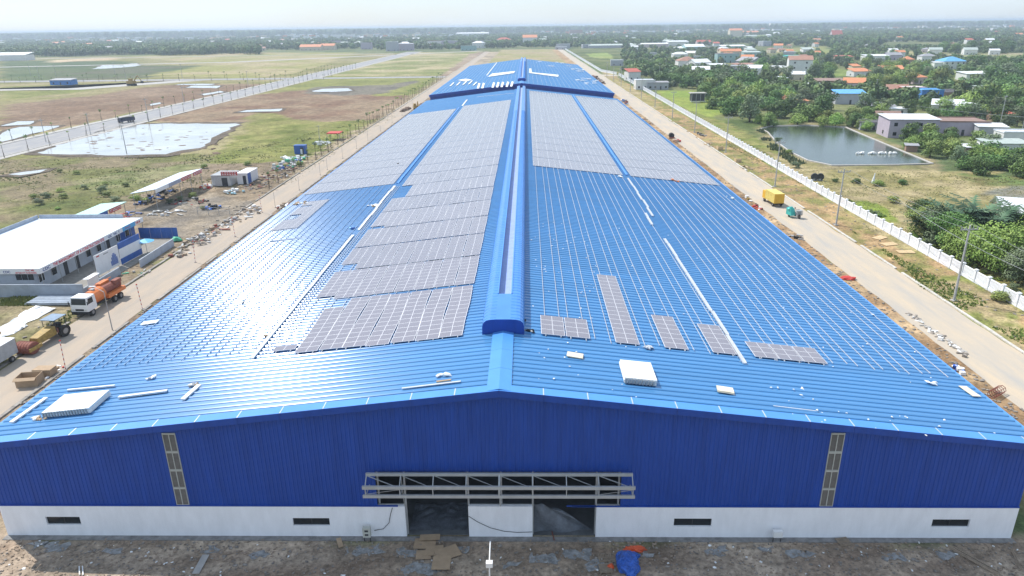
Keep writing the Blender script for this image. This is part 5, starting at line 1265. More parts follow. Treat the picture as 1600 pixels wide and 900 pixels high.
# lamp post whose top just reaches the lower picture edge
t = thing('flood_lamp', 'white lamp on a pole in front of the wall between the doors', 'street lamp', (-2.6,37.4,0)); MB().bar((0,0,0),(0,0,2.4),.05,8).build('pole', m_whitep, t); MB().bar((0,0,2.4),(.0,1.6,2.9),.045,6).build('arm', m_whitep, t); MB().box((-.22,-.15,2.2),(.22,.2,2.55)).build('lamp_head', m_whitep, t)
def planks(label, a, c_, n, wd, m, name='planks', cat='planks', z=.04, spread=.2):
    A, B = gp(*a), gp(*c_); t = thing(name, label, cat, tuple(A)); d = B-A
    for i in range(n):
        o_ = Vector((random.uniform(-spread,spread), random.uniform(-spread,spread)*.5, z+.03*i)); b = MB(); e = d*random.uniform(.92,1.05)
        x = d.normalized(); s = x.cross(Vector((0,0,1)))*wd/2; u = Vector((0,0,.05)); P = [-s, -s+e, s+e, s]; b.hexa([p+o_ for p in P]+[p+o_+u for p in P]); b.build('plank', m, t)
planks('long thin poles lying slantwise at the front right', (1484,858), (1560,900), 4, .09, m_wood, spread=.35)
planks('grey concrete plank lying slantwise at the front left', (322,868), (305,899), 1, .5, m_conc, spread=0)
planks('two white sticks on the ground at the front left', (135,883), (136,897), 2, .07, m_whitep, spread=.5)
planks('rusty bar standing in the right door opening', (866,845), (862,830), 1, .06, m_redbrown, spread=0)
planks('thin branch lying on the dirt at the front right', (1583,860), (1598,892), 2, .05, m_wood, spread=.2)
planks('small board lying on the apron left of the electric box', (529,842), (533,856), 1, .35, m_card, spread=0)
t = thing('plastic_sheet', 'torn translucent plastic sheet hanging inside the right door opening', 'plastic sheet', (.4,43.4,0))
mp = mat('dusty_translucent_sheet', (.16,.18,.21), .35, var=.5, scale=1.2, bump=.05)
b = MB(); n = 16
g = [[Vector((u*4.4*(.35+.65*(1-v)**.7), .15*math.sin(u*9+v*4)+.3*u, 2.7*v*(1-.25*u))) for v in [j/n for j in range(n+1)]] for u in [i/n for i in range(n+1)]]
for i in range(n):
    for j in range(n): b.face([g[i][j], g[i+1][j], g[i+1][j+1], g[i][j+1]])
b.build('sheet', mp, t)
t = thing('plastic_sheet', 'crinkled plastic sheet lying inside the left door opening', 'plastic sheet', (-9,43.6,0)); b = MB()
g = [[Vector((u*4.3, v*3.2, .05+.35*abs(mnoise.noise(Vector((u*5, v*4, 3))))*v)) for v in [j/20 for j in range(21)]] for u in [i/20 for i in range(21)]]
for i in range(20):
    for j in range(20): b.face([g[i][j], g[i+1][j], g[i+1][j+1], g[i][j+1]])
b.build('sheet', mp, t)
rr = random.Random(12); b = MB(); b2 = MB(); b3 = MB()
for i in range(3600):
    x, y = rr.uniform(-42, 40), 38.4+rr.random()*4.1; s = rr.uniform(.015,.10) if rr.random() < .9 else rr.uniform(.08,.2); q = rr.random(); tt = b if q < .38 else (b2 if q < .965 else b3)
    if s > .09: tt.blob((x,y,0),(s,s*.8,s*.6),i,.35,1,0)
    else: tt.box((x-s,y-s*rr.uniform(.3,1),0),(x+s,y+s*.5,s*.6),rot=rr.uniform(0,3))
tag(b.build('rubble', m_rub), 'grey stones strewn over the dirt in front of the hall', 'rubble', kind='stuff'); tag(b2.build('soil_clods', mat('dry_clods', (.34,.26,.19), .95, var=.4, scale=3)), 'dark clods of earth in front of the hall', 'soil', kind='stuff'); tag(b3.build('litter', m_plastic), 'white scraps of litter strewn in front of the hall', 'litter', kind='stuff')

# ------------------------------------------------------------------ trees
def crown_mesh(seed, m, nl, leaf_n, ls, tall=1., spread=1., lobes=7):
    """unit-ish tree: trunk base at 0, crown radius about 3.2, height about 7"""
    rr = random.Random(seed); b = MB()
    leafball(b, (0,0,4.4*tall), 2.2*spread, leaf_n//3, ls, rr, .85)
    for i in range(lobes):
        a = 2*PI*i/lobes+rr.uniform(-.4,.4); r_ = rr.uniform(1.2,2.2)*spread; z = rr.uniform(2.4,5.8)*tall
        leafball(b, (r_*math.cos(a), r_*math.sin(a), z), rr.uniform(1.15,1.8)*spread, int(leaf_n*.66/lobes), ls, rr, .7)
    return b.mesh('crown', m)
def trunk_mesh(seed, tall=1., spread=1.):
    rr = random.Random(seed+99); b = MB(); b.bar((0,0,-.2),(.15,.1,3.0*tall),.26,7,r2=.17)
    for i in range(5):
        a = i*1.3+rr.random(); b.bar((.15,.1,(2.0+.2*i)*tall),(1.6*spread*math.cos(a),1.6*spread*math.sin(a),(3.6+.3*i)*tall),.11,5,r2=.04)
    return b.mesh('trunk', m_trunk)
VAR = []
for k, (m, n, ls, ta, sp_) in enumerate(((m_leaf[0],1700,.26,1.,1.),(m_leaf[1],1600,.28,.95,1.1),(m_leaf[2],1400,.27,1.05,.9),(m_leaf[3],1500,.25,1.1,1.),(m_leaf[0],1700,.30,.8,1.25),(m_leaf[1],1500,.24,1.2,.8))):
    VAR.append((crown_mesh(k, m, 0, n, ls, ta, sp_, 6+k % 3), trunk_mesh(k, ta, sp_)))
NEARV = []
for k, (m, ta, sp_) in enumerate(((m_leaf[0],1.,1.),(m_leaf[1],.95,1.1),(m_leaf[2],1.05,.9),(m_leaf[3],1.1,1.),(m_leaf[0],.85,1.25))):
    NEARV.append((crown_mesh(60+k, m, 0, 7000, .135, ta, sp_, 9), trunk_mesh(60+k, ta, sp_)))
def tree(x, y, s, k, label, group=None, sz=None, bury=None):
    bury = 1.5*s if bury is None else bury
    t = thing('tree' , label, 'tree', (x, y, -bury), random.uniform(0, 6.28), group)
    t.scale = (s*random.uniform(.88,1.12), s*random.uniform(.88,1.12), (sz or s)*random.uniform(.9,1.1))
    V_ = NEARV if (y < 135 and k < 5) else VAR
    link('trunk', V_[k][1], t); link('crown', V_[k][0], t); return t
def bush(x, y, s, k, label, group=None):
    t = thing('bush', label, 'bush', (x, y, -1.6*s*.55), random.uniform(0,6.28), group); t.scale = (s, s, s*.6); link('foliage', VAR[k][0], t); return t
# fan / nipa palm: long arching leaves
def frond_mesh(seed, n, L_, wd, m, up=.9, droop=.5):
    rr = random.Random(seed); b = MB()
    for i in range(n):
        a = rr.uniform(0, 2*PI); el = rr.uniform(.35, 1.45)*up; l = L_*rr.uniform(.7,1.1); d = Vector((math.cos(a), math.sin(a), 0)); s = Vector((-math.sin(a), math.cos(a), 0)); pts = []
        for j in range(6):
            q = j/5; pts.append(d*(l*q*math.cos(el))+Vector((0,0,l*(q*math.sin(el)-droop*q*q*math.cos(el)))))
        for j in range(5):
            w0, w1 = wd*math.sin(PI*min(.97,(j+.5)/5.6)), wd*math.sin(PI*min(.97,(j+1.5)/5.8))
            for sg in (-1,1):
                dz = Vector((0,0,-.35)); b.face([pts[j], pts[j+1], pts[j+1]+(s*sg+dz)*w1, pts[j]+(s*sg+dz)*w0])
    return b.mesh('fronds', m)
def feather_mesh(seed, n, L_, m):
    rr = random.Random(seed); b = MB()
    for i in range(n):
        a = rr.uniform(0, 2*PI); el = rr.uniform(.7, 1.4); l = L_*rr.uniform(.6,1.1); d = Vector((math.cos(a), math.sin(a), 0)); s_ = Vector((-math.sin(a), math.cos(a), 0)); base = Vector((rr.uniform(-1,1), rr.uniform(-1,1), 0))
        f = lambda q: base+d*(l*(q*math.cos(el)+.35*q*q*q))+Vector((0,0,l*(q*math.sin(el)-.28*q*q*q)))
        for j in range(9): b.face([f(j/9)-s_*.04, f(j/9)+s_*.04, f((j+1)/9)+s_*.03, f((j+1)/9)-s_*.03])
        for j in range(3, 26):
            q = j/26; p = f(q); t_ = (f(min(1, q+.05))-f(q-.05)).normalized(); ll = 1.15*math.sin(PI*min(.97, q*1.02))**.6
            for sg in (-1, 1):
                e_ = p+(s_*sg*.75+t_*.55+Vector((0,0,rr.uniform(-.5,.1))))*ll*rr.uniform(.8,1.1); b.face([p-t_*.12, p+t_*.12, e_])
    return b.mesh('fronds', m)
nipa = [feather_mesh(i, 30, 5.6, m_palm) for i in range(3)]; coco = [frond_mesh(10+i, 18, 2.6, .3, m_leaf[i+1], .6, .7) for i in range(2)]; banana = [frond_mesh(20+i, 12, 2.6, .42, m_leaf[1+i], .9, .5) for i in range(2)]
def palm(x, y, s, label, me_, cat='palm', h=0, name='palm'):
    t = thing(name, label, cat, (x,y,0), random.uniform(0,6)); t.scale = (s,)*3
    if h: MB().bar((0,0,0),(.2,0,h),.16,7,r2=.11).build('trunk', m_trunk, t)
    link('fronds', me_, t, (.2 if h else 0,0,h)); return t

# hand placed trees near the camera on the right: (px, py of the base, size, kind, label)
near_trees = [
 ((70.0,121.5),.95,2,'yellow green leafy tree at the left tip of the thicket behind the white fence'),
 ((72.5,126.0),.85,0,'deep green tree behind the left tip of the fence thicket'),
 ((70.5,117.0),1.0,3,'grey green tree next to the yellow green one in the fence thicket'),
 ((70.2,112.4),1.0,0,'deep green tree before the nipa palms behind the fence'),
 ((70.0,107.6),1.1,1,'round bright green tree at the fence left of the nearest utility pole'),
 ((70.6,103.0),1.15,1,'bright green bushy tree right behind the nearest utility pole'),
 ((75.5,105.0),1.2,4,'broad dark tree behind the nearest utility pole'),
 ((76.5,100.0),1.3,1,'wide bright green tree right of the nearest utility pole'),
 ((82.0,103.5),1.25,0,'deep green tree left of the white gabled house'),
 ((83.0,98.0),1.35,4,'large dark tree hiding the lower part of the white gabled house'),
 ((90.0,101.0),1.25,1,'bright tree at the right edge before the white gabled house'),
 ((77.5,94.5),1.1,0,'deep green tree among the yellow banana leaves behind the fence'),
 ((71.0,97.2),.8,3,'grey green low tree at the fence beside the banana plants'),
 ((72.0,91.0),.9,0,'deep green tree at the right edge just behind the white fence'),
 ((84.5,92.0),1.2,1,'bright tree beyond the banana plants at the right edge'),
 ((77.0,87.0),1.1,4,'dark tree at the lower right edge behind the fence'),]
for (x_, y_), s, k, l in near_trees: tree(x_, y_, s*1.28, k, l)
for i, (x_, y_, s) in enumerate(((73.2,120.0,1.25),(76.0,118.0,1.45),(79.0,117.0,1.5),(82.0,115.0,1.35),(85.0,113.0,1.2),(77.0,113.5,1.35))):
    palm(x_, y_, s*1.3, '%s clump of dark nipa palm fronds behind the white fence' % ['leftmost','second','middle','fourth','rightmost','nearest'][i], nipa[i % 3], 'palm')
for i, (x_, y_, s) in enumerate(((73.5,95.0,1.1),(72.2,93.2,.95),(76.0,92.5,1.2),(71.8,100.0,.8))):
    palm(x_, y_, s, ['yellowish banana plant behind the fence at the right','banana plant nearest the fence at the right edge','taller banana plant at the right edge','small banana plant beside the nearest utility pole'][i], banana[i % 2], 'banana plant', 2.0, 'banana_plant')
gi = 0
for px, s, k, l in [((1338,286),.42,0,'small dark bush beside the white plaster figure'),((1372,290),.5,1,'round green bush right of the white plaster figure'),((1410,288),.42,0,'bush right of the round one in the dry grass'),((1305,284),.3,0,'low bush behind the third utility pole'),((1243,262),.5,3,'thin grey green bush by the fence left of the tyre rings'),((1232,240),.45,2,'bush at the left shore of the pond'),((1215,222),.5,3,'reedy bush at the pond corner'),((1395,316),.5,2,'yellow green shrub behind the third pole thicket'),((1560,470),.5,2,'yellowish shrub behind the fence at the right')]:
    p = gp(*px); bush(p.x, p.y, s, k, l)
for i in range(34):
    x = 67+random.random()*3; y = 88+random.random()*60; bush(x, y, random.uniform(.14,.3), random.choice((1,2,3)), 'low weed clump at the foot of the white fence', 'weed clumps along the white fence')

def grove(label, group, poly, n, s0, s1, kinds, min_d=4.2, sz=None):
    P = ppoly(poly); X = [q[0] for q in P]; Y = [q[1] for q in P]; pts = []; tries = 0; rr = random.Random(label)
    n = int(n*.64); cx0, cx1, cy0, cy1 = min(X), max(X), min(Y), max(Y)
    while len(pts) < n and tries < n*60:
        tries += 1; x, y = rr.uniform(min(X), max(X)), rr.uniform(min(Y), max(Y))
        if not inside(np.array([x]), np.array([y]), P)[0]: continue
        if any((x-a)**2+(y-c)**2 < min_d**2 for a, c in pts): continue
        pts.append((x, y)); kk = rr.choice(kinds); u, v = (x-cx0)/(cx1-cx0), (y-cy0)/(cy1-cy0)
        pos = ('front','middle','back')[min(2,int(v*3))]+' '+('left','centre','right')[min(2,int(u*3))]
        tree(x, y, rr.uniform(s0, s1)*1.22, kk, '%s tree, %s of the %s' % (('deep green','bright green','yellow green','grey green','broad dark green','slim bright green')[kk], pos, label), group)
    return pts
def keep(pts): TREEPTS.extend(pts)
TREEPTS = []
keep(grove('grove right of the lawn', 'trees of the grove right of the lawn', [(1110,180),(1095,150),(1120,140),(1215,150),(1300,170),(1330,186),(1180,192),(1150,186)], 60, 1.0, 1.5, (0,0,1,1,3,4,2), 5.5))
keep(grove('row behind the lawn', 'trees behind the bright lawn', [(1020,138),(1035,128),(1180,128),(1205,140),(1120,141),(1060,141)], 34, 1.1, 1.7, (0,0,4,3), 7.5))
keep(grove('trees left of the lawn', 'trees left of the lawn houses', [(975,118),(985,108),(1030,108),(1025,120)], 14, 1.1, 1.6, (0,1,4), 9))
keep(grove('far pond bank', 'trees on the far bank of the pond', [(1185,198),(1180,190),(1350,180),(1400,200),(1345,206),(1322,197)], 36, .6, .95, (1,0,2,1), 4.0))
keep(grove('thicket below the pink house', 'trees between pond and pink house', [(1395,222),(1420,212),(1560,226),(1550,262),(1470,258)], 34, .6, .95, (0,2,1,3), 4.0))
keep(grove('thicket above the marsh', 'trees above the brown marsh', [(1480,262),(1540,245),(1640,255),(1640,284),(1520,276)], 20, .7, 1.05, (0,0,4,1), 4.2))
keep(grove('trees above the pink house', 'trees between blue roof and pink house', [(1340,182),(1340,168),(1440,170),(1530,180),(1600,190),(1600,205),(1500,205),(1410,184)], 30, .8, 1.2, (0,1,3,0), 5.5))
keep(grove('trees behind the wire pole', 'trees at the right behind the pink house', [(1500,178),(1510,145),(1640,150),(1640,190)], 34, 1.1, 1.6, (0,1,4,2), 7))
keep(grove('green town middle', 'trees in the middle of the town', [(1340,145),(1350,105),(1460,112),(1500,128),(1500,145),(1420,134)], 50, 1.1, 1.7, (2,1,3,0), 8))
keep(grove('trees round the tall white house', 'trees round the tall white house', [(1150,135),(1160,105),(1230,100),(1300,100),(1310,130),(1260,140)], 46, 1.0, 1.6, (0,3,1), 8.5))
keep(grove('row above the paddies', 'trees above the paddies', [(1465,80),(1640,78),(1640,84),(1480,85)], 40, 1.6, 2.4, (0,3,0), 12))
keep(grove('trees below the paddies', 'trees below the paddies', [(1510,115),(1520,104),(1640,102),(1640,150),(1560,140)], 44, 1.2, 1.9, (0,0,3,4), 9))

# ------------------------------------------------------------------ houses
WALLS = {n: mat('house_wall_'+n, c, .8, var=.15, scale=.5) for n, c in dict(white=(.72,.72,.70), pink=(.60,.50,.50), grey=(.42,.43,.46), cream=(.64,.56,.42), blue=(.06,.22,.58), brown=(.34,.22,.16), teal=(.30,.46,.45), mauve=(.46,.40,.46)).items()}
ROOFS = {n: mat('house_roof_'+n, c, .7, var=.25, scale=.8) for n, c in dict(white=(.74,.76,.78), red=(.48,.12,.08), orange=(.66,.26,.12), grey=(.34,.34,.36), blue=(.13,.40,.74), brown=(.30,.19,.15), green=(.44,.50,.46), dark=(.10,.09,.10), rust=(.38,.20,.14), teal=(.06,.45,.38)).items()}
def house(label, x, y, w_, d_, h_, roof='gable', wall='white', rf='grey', rot=0., group=None, wins=3, storeys=1, rh=None, name='house', cat='house', over=.4):
    t = thing(name, label, cat, (x, y, -.1), rot, group); hw = w_/2; rh = rh if rh is not None else min(w_, d_)*.22
    MB().box((-hw, 0, 0), (hw, d_, h_)).build('wall', WALLS[wall], t)
    b = MB(); o = over
    if roof == 'gable':
        along_x = w_ >= d_
        if along_x:
            b.face([(-hw-o,-o,h_-.1),(hw+o,-o,h_-.1),(hw+o,d_/2,h_+rh),(-hw-o,d_/2,h_+rh)]); b.face([(hw+o,d_+o,h_-.1),(-hw-o,d_+o,h_-.1),(-hw-o,d_/2,h_+rh),(hw+o,d_/2,h_+rh)])
            b.face([(-hw-o,-o,h_-.22),(hw+o,-o,h_-.22),(hw+o,d_/2,h_+rh-.12),(-hw-o,d_/2,h_+rh-.12)]); b.face([(hw+o,d_+o,h_-.22),(-hw-o,d_+o,h_-.22),(-hw-o,d_/2,h_+rh-.12),(hw+o,d_/2,h_+rh-.12)]); b.face([(-hw-o,-o,h_-.22),(hw+o,-o,h_-.22),(hw+o,-o,h_-.1),(-hw-o,-o,h_-.1)])
            g = MB()
            for s in (-hw+.02, hw-.02): g.face([(s,0,h_),(s,d_,h_),(s,d_/2,h_+rh-.14)])
        else:
            b.face([(-hw-o,-o,h_-.1),(0,-o,h_+rh),(0,d_+o,h_+rh),(-hw-o,d_+o,h_-.1)]); b.face([(hw+o,-o,h_-.1),(hw+o,d_+o,h_-.1),(0,d_+o,h_+rh),(0,-o,h_+rh)])
            b.face([(-hw-o,-o,h_-.22),(0,-o,h_+rh-.12),(0,d_+o,h_+rh-.12),(-hw-o,d_+o,h_-.22)]); b.face([(hw+o,-o,h_-.22),(hw+o,d_+o,h_-.22),(0,d_+o,h_+rh-.12),(0,-o,h_+rh-.12)]); b.face([(-hw-o,-o,h_-.22),(0,-o,h_+rh-.12),(0,-o,h_+rh),(-hw-o,-o,h_-.1)]); b.face([(hw+o,-o,h_-.22),(0,-o,h_+rh-.12),(0,-o,h_+rh),(hw+o,-o,h_-.1)])
            g = MB()
            for s in (.02, d_-.02): g.face([(-hw,s,h_),(hw,s,h_),(0,s,h_+rh-.14)])
        g.build('gable', WALLS[wall], t)
    elif roof == 'hip':
        k = min(w_, d_)/2
        A = [(-hw-o,-o,h_-.1),(hw+o,-o,h_-.1),(hw+o,d_+o,h_-.1),(-hw-o,d_+o,h_-.1)]; r0, r1 = ((-hw+k, d_/2, h_+rh), (hw-k, d_/2, h_+rh)) if w_ >= d_ else ((0, k, h_+rh), (0, d_-k, h_+rh))
        if w_ >= d_: b.face([A[0],A[1],r1,r0]); b.face([A[1],A[2],r1]); b.face([A[2],A[3],r0,r1]); b.face([A[3],A[0],r0])
        else: b.face([A[0],A[1],r0]); b.face([A[1],A[2],r1,r0]); b.face([A[2],A[3],r1]); b.face([A[3],A[0],r0,r1])
        b.face(A)
    elif roof == 'shed': b.hexa([(-hw-o,-o,h_),(hw+o,-o,h_),(hw+o,d_+o,h_+rh),(-hw-o,d_+o,h_+rh),(-hw-o,-o,h_+.12),(hw+o,-o,h_+.12),(hw+o,d_+o,h_+rh+.12),(-hw-o,d_+o,h_+rh+.12)])
    else: b.box((-hw-.15,-.15,h_),(hw+.15,d_+.15,h_+.15)); b.box((-hw-.15,-.15,h_+.15),(hw+.15,0,h_+.45)); b.box((-hw-.15,d_,h_+.15),(hw+.15,d_+.15,h_+.45))
    b.build('roof', ROOFS[rf], t)
    for sgn in range(storeys):
        z = .9+sgn*h_/storeys
        for i in range(wins):
            x0 = -hw+w_*(i+.5)/wins-.5
            if sgn == 0 and i == wins//2: q = MB().box((x0+.1,-.05,.1),(x0+.95,-.01,2.0)).build('door', m_void, t)
            else: q = MB().box((x0,-.05,z),(x0+1.1,-.01,z+1.1)).build('window', m_glass, t)
    if wins: MB().box((-hw-.04, d_*.4,.9),(-hw-.01,d_*.4+1.1,2.0)).build('window', m_glass, t)
    return t
def hp(label, px, w_, d_, h_, *a, **k):
    p = gp(*px); return house(label, p.x, p.y, w_, d_, h_, *a, **k)
hp('tall three storey white house with brown roof in the town', (1249,117), 16, 16, 10.5, 'gable','white','rust', -.25, wins=2, storeys=3, rh=2.6)
hp('teal green shed behind the tall white house', (1240,96), 15, 10, 5, 'shed','teal','teal', 0, wins=0, rh=.5)
hp('grey house with a bright blue roof above the pond trees', (1328,163), 13, 8, 4.8, 'shed','grey','blue', -.12, wins=1, rh=1.2)
hp('small pink house with red roof left above the pond', (1229,166), 8, 7, 3.2, 'gable','pink','red', .3, wins=2)
hp('pink house with orange tiled roof behind the blue roofed house', (1333,140), 11, 11, 3.8, 'gable','pink','orange', -.4, wins=3)
hp('long brown roofed brick house left of the orange tiled one', (1298,138), 15, 9, 4.2, 'shed','brown','brown', -.1, wins=4, rh=.8)
hp('bright blue walled building in the middle of the town', (1456,155), 10, 9, 4.2, 'flat','blue','blue', -.1, wins=0)
hp('reddish brown roofed house left of the blue walled building', (1403,150), 10, 9, 3.5, 'gable','cream','rust', -.2, wins=3)
p = gp(1434,152); t = thing('pink_canopy', 'pink red canopy on red posts beside the blue walled building', 'canopy', (p.x,p.y,0)); MB().hexa([(-6,0,3.6),(6,0,3.4),(6,9,4.2),(-6,9,4.4),(-6,0,3.9),(6,0,3.7),(6,9,4.5),(-6,9,4.7)]).build('canopy', ROOFS['red'], t); MB().box((-5.8,.4,4.45),(4,8.5,4.75)).build('roof_sheet', WALLS['pink'], t)
for x in (-5.5,-2,2,5.5): MB().bar((x,.3,0),(x,.3,3.5),.18,6).build('post', m_red, t)
ph = hp('long two storey pinkish grey house right of the pond', (1425,216), 15, 11, 6.0, 'shed','mauve','white', -.12, wins=4, storeys=2, rh=.5)
hp('low extension of the long pinkish house with brown parapet', (1503,212), 16, 12, 4.4, 'flat','mauve','brown', -.14, wins=3)
hp('narrow front porch with white roof at the left end of the pink house', (1407,214), 3.6, 3, 2.6, 'shed','cream','white', -.12, wins=2, rh=.2)
hp('small grey house with white flat roof right of the pink house', (1549,217), 8, 8, 3.8, 'shed','grey','white', -.3, wins=0, rh=.3)
hp('dark roofed lean to shed at the pond corner', (1365,203), 9, 6, 2.6, 'shed','grey','dark', -.2, wins=1, rh=.5)
hp('brown roofed shed behind the dark roofed pond shed', (1388,194), 8, 7, 3.0, 'gable','brown','brown', -.2, wins=0)
hp('tiny grey roofed pump hut on the pond bank', (1424,237), 3.0, 2.4, 1.8, 'shed','brown','grey', -.3, wins=0, rh=.3, name='hut', cat='hut')
hp('white flat roofed house with pale green roof at the right edge', (1572,242), 11, 6, 3.2, 'shed','white','green', -.1, wins=2, rh=.5)
hp('pale blue walled annex behind the pale green roof at the right edge', (1590,226), 9, 6, 3.6, 'flat','white','white', -.1, wins=1)
hp('small open white roofed shelter below the pale green roof', (1522,241), 5, 4, 2.0, 'shed','brown','white', -.1, wins=0, rh=.3)
hp('small dark red hut among the trees at the right', (1572,190), 7, 6, 2.8, 'shed','brown','red', .1, wins=1, rh=.5)
hp('white gabled house roof behind trees at the right edge', (1598,352), 8, 7, 2.6, 'gable','brown','white', -.35, wins=2, rh=1.9)
hp('white house with blue roof before the paddies', (1491,108), 17, 14, 6, 'hip','white','blue', 0, wins=4, storeys=2)
hp('white porch building attached left of the blue roofed white house', (1472,108), 13, 8, 5, 'shed','white','white', 0, wins=4, rh=.3)
hp('long white building with stepped roofs below the paddies', (1540,128), 26, 10, 5, 'shed','white','white', .1, wins=6, rh=.8)
hp('orange roofed house at the right end of the long white building', (1587,120), 12, 9, 5, 'hip','white','orange', .1, wins=3)
hp('orange roofed round pavilion in the green field', (1420,100), 9, 9, 4, 'hip','brown','orange', 0, wins=0, rh=2.6, name='pavilion', cat='pavilion')
hp('pale grey roofed villa right of the orange pavilion', (1451,96), 13, 9, 5, 'hip','white','grey', 0, wins=5)
hp('cluster of white roofs at the upper edge of the green field', (1372,96), 22, 12, 5, 'shed','white','white', .1, wins=4, rh=1)
hp('pale purple roofed house right of the white roof cluster', (1397,94), 14, 10, 5, 'gable','mauve','grey', 0, wins=3)
hp('low red brick house at the upper edge of the green field', (1319,96), 15, 9, 4.5, 'shed','brown','red', 0, wins=0, rh=.8)
hp('long low white roofed shed left of the tall white house', (1215,113), 20, 16, 3.5, 'shed','cream','white', .05, wins=3, rh=.6)
hp('white flat roof below the tall white house', (1213,130), 14, 10, 3.2, 'shed','white','white', .05, wins=2, rh=.3)
hp('small orange tiled house in the trees of the middle town', (1438,131), 9, 8, 4, 'hip','pink','orange', .3, wins=1)
hp('pale green flat roof among trees at the right', (1556,148), 14, 9, 3.5, 'shed','white','green', 0, wins=0, rh=.4)
hp('long grey roofed shed above the pink house', (1376,176), 11, 7, 2.8, 'shed','white','grey', -.1, wins=2, rh=.8)
hp('grey and white roofed house right of the grey shed', (1398,180), 10, 4, 2.6, 'shed','white','white', -.1, wins=2, rh=.3)
hp('white roof in front of the wire pole', (1478,176), 11, 9, 3.2, 'gable','white','white', -.5, wins=0)
hp('pale blue roofed house beside the white roofs in front of the wire pole', (1502,174), 9, 8, 3.2, 'shed','white','white', -.3, wins=1, rh=.5)
hp('dark tent like roof right of the blue walled building', (1485,152), 9, 6, 2.6, 'hip','brown','dark', 0, wins=0)
hp('small yellow roofed hut in the green centre', (1338,112), 7, 5, 4, 'shed','cream','orange', .3, wins=0, rh=1.5)
hp('small white house with blue trim just left of the blue roofed grey house', (1272,140), 10, 6, 3, 'shed','white','white', 0, wins=2, rh=.3)
hp('orange sunlit low roof under the trees left of the blue roof', (1250,166), 7, 6, 2.4, 'shed','cream','orange', 0, wins=0, rh=.4)
hp('white unfinished house frame behind the fence next to the gate', (1008,140), 11, 8, 5.2, 'flat','white','white', 0, wins=3)
hp('grey porch house with dark openings right of the unfinished white house', (1028,140), 12, 6, 4.0, 'shed','grey','grey', 0, wins=4, rh=.4)
hp('white and red brown roofed villa behind the dark grove', (1075,106), 17, 14, 6, 'hip','white','rust', 0, wins=4)
hp('white house with steep roofs right of the red brown villa', (1098,107), 16, 12, 5, 'gable','white','white', .4, wins=3)
hp('pale metal canopy right of the steep roofed white house', (1123,108), 14, 10, 3.5, 'shed','white','white', .1, wins=0, rh=.6)
hp('long red brown brick house with pale roof by the bend', (1165,110), 18, 9, 4.5, 'shed','brown','rust', .1, wins=4, rh=.8)
hp('grey gabled hall right behind the red brown brick house', (1183,105), 15, 18, 5, 'gable','grey','grey', .5, wins=0)
hp('blue grey two storey house in the left part of the town', (1137,98), 20, 12, 8, 'flat','teal','grey', 0, wins=4, storeys=2)
hp('orange roofed house above the blue grey two storey house', (1142,87), 24, 12, 5, 'gable','cream','orange', 0, wins=2)
hp('teal and white house left of the red car like dot in the town', (1175,91), 18, 10, 6, 'shed','teal','green', 0, wins=4, rh=1)
hp('green gabled warehouse with white roof in the upper left town', (1086,80), 26, 26, 6, 'gable','teal','white', 0, wins=0, rh=3)
hp('long white roof leading down to the green gabled warehouse', (1058,80), 22, 40, 4, 'shed','white','white', -.6, wins=0, rh=1.5)
hp('pale grey twin roofed hall above the green gabled warehouse', (1060,72), 34, 24, 7, 'shed','white','white', 0, wins=0, rh=1.5)
hp('long white roofed hall right of the green gabled warehouse', (1146,78), 34, 14, 5, 'shed','teal','white', 0, wins=0, rh=1.5)
hp('white flat block between the green warehouse and the long hall', (1115,78), 22, 12, 5, 'flat','cream','white', 0, wins=0)
hp('small red roofed house above the green gabled warehouse', (1100,70), 24, 14, 5, 'gable','pink','red', 0, wins=0)
hp('very long pale green roof beyond the end of the halls', (958,75), 78, 16, 4, 'shed','grey','green', 0, wins=0, rh=2)
hp('pink and white roofed hall right of the very long roof', (1015,74), 60, 14, 5, 'shed','pink','white', 0, wins=0, rh=1.5)
hp('large orange roofed school far in the upper town', (1165,54), 84, 24, 7, 'gable','cream','orange', 0, wins=0, rh=4)
hp('orange end block left of the large orange school', (1150,57), 34, 24, 16, 'gable','cream','orange', 0, wins=0, rh=5)
hp('tall white tower block on the far right horizon', (1212,47), 50, 30, 32, 'flat','white','white', 0, wins=0)
hp('pale church with spire in the far town', (1308,61), 22, 18, 8, 'gable','pink','red', 0, wins=0, rh=10)
hp('red building in the far town above the road end', (900,56), 44, 24, 18, 'flat','brown','orange', 0, wins=0)
hp('long orange tiled roofs left of the horizon centre', (485,79), 36, 18, 6, 'gable','cream','orange', 0, wins=5)
hp('second orange tiled house right of the long one', (512,78), 24, 16, 7, 'gable','cream','orange', 0, wins=3)
hp('dark roofed pale block behind the second orange tiled house', (523,72), 22, 14, 11, 'flat','mauve','dark', 0, wins=3)
hp('large white apartment slab far behind the orange roofs', (535,62), 74, 20, 15, 'flat','white','white', 0, wins=9, storeys=2)
hp('grey block of flats left of the road end', (572,77), 18, 14, 11, 'flat','mauve','grey', 0, wins=3)
hp('grey tower house near the end of the far road', (612,80), 18, 14, 14, 'flat','grey','white', 0, wins=2)
hp('wide pale block right of the far road end', (634,79), 24, 14, 10, 'shed','mauve','grey', 0, wins=4, rh=1)
hp('long white house block left of the hall ridge', (680,74), 28, 14, 11, 'flat','white','rust', 0, wins=5, storeys=2)
hp('pale blue block beside the long white house block', (702,74), 28, 14, 11, 'flat','mauve','white', 0, wins=4)
hp('green white flat building at the end of the left road', (732,79), 24, 12, 7, 'flat','teal','green', 0, wins=4)
hp('grey blue hall left above the hall ridge', (757,72), 24, 14, 10, 'flat','grey','grey', 0, wins=3)
hp('red roofed villa above the second hall ridge', (787,69), 30, 18, 9, 'hip','white','red', 0, wins=4)
hp('orange roofed villa right of the red roofed villa', (828,68), 30, 24, 12, 'gable','white','orange', 0, wins=3)
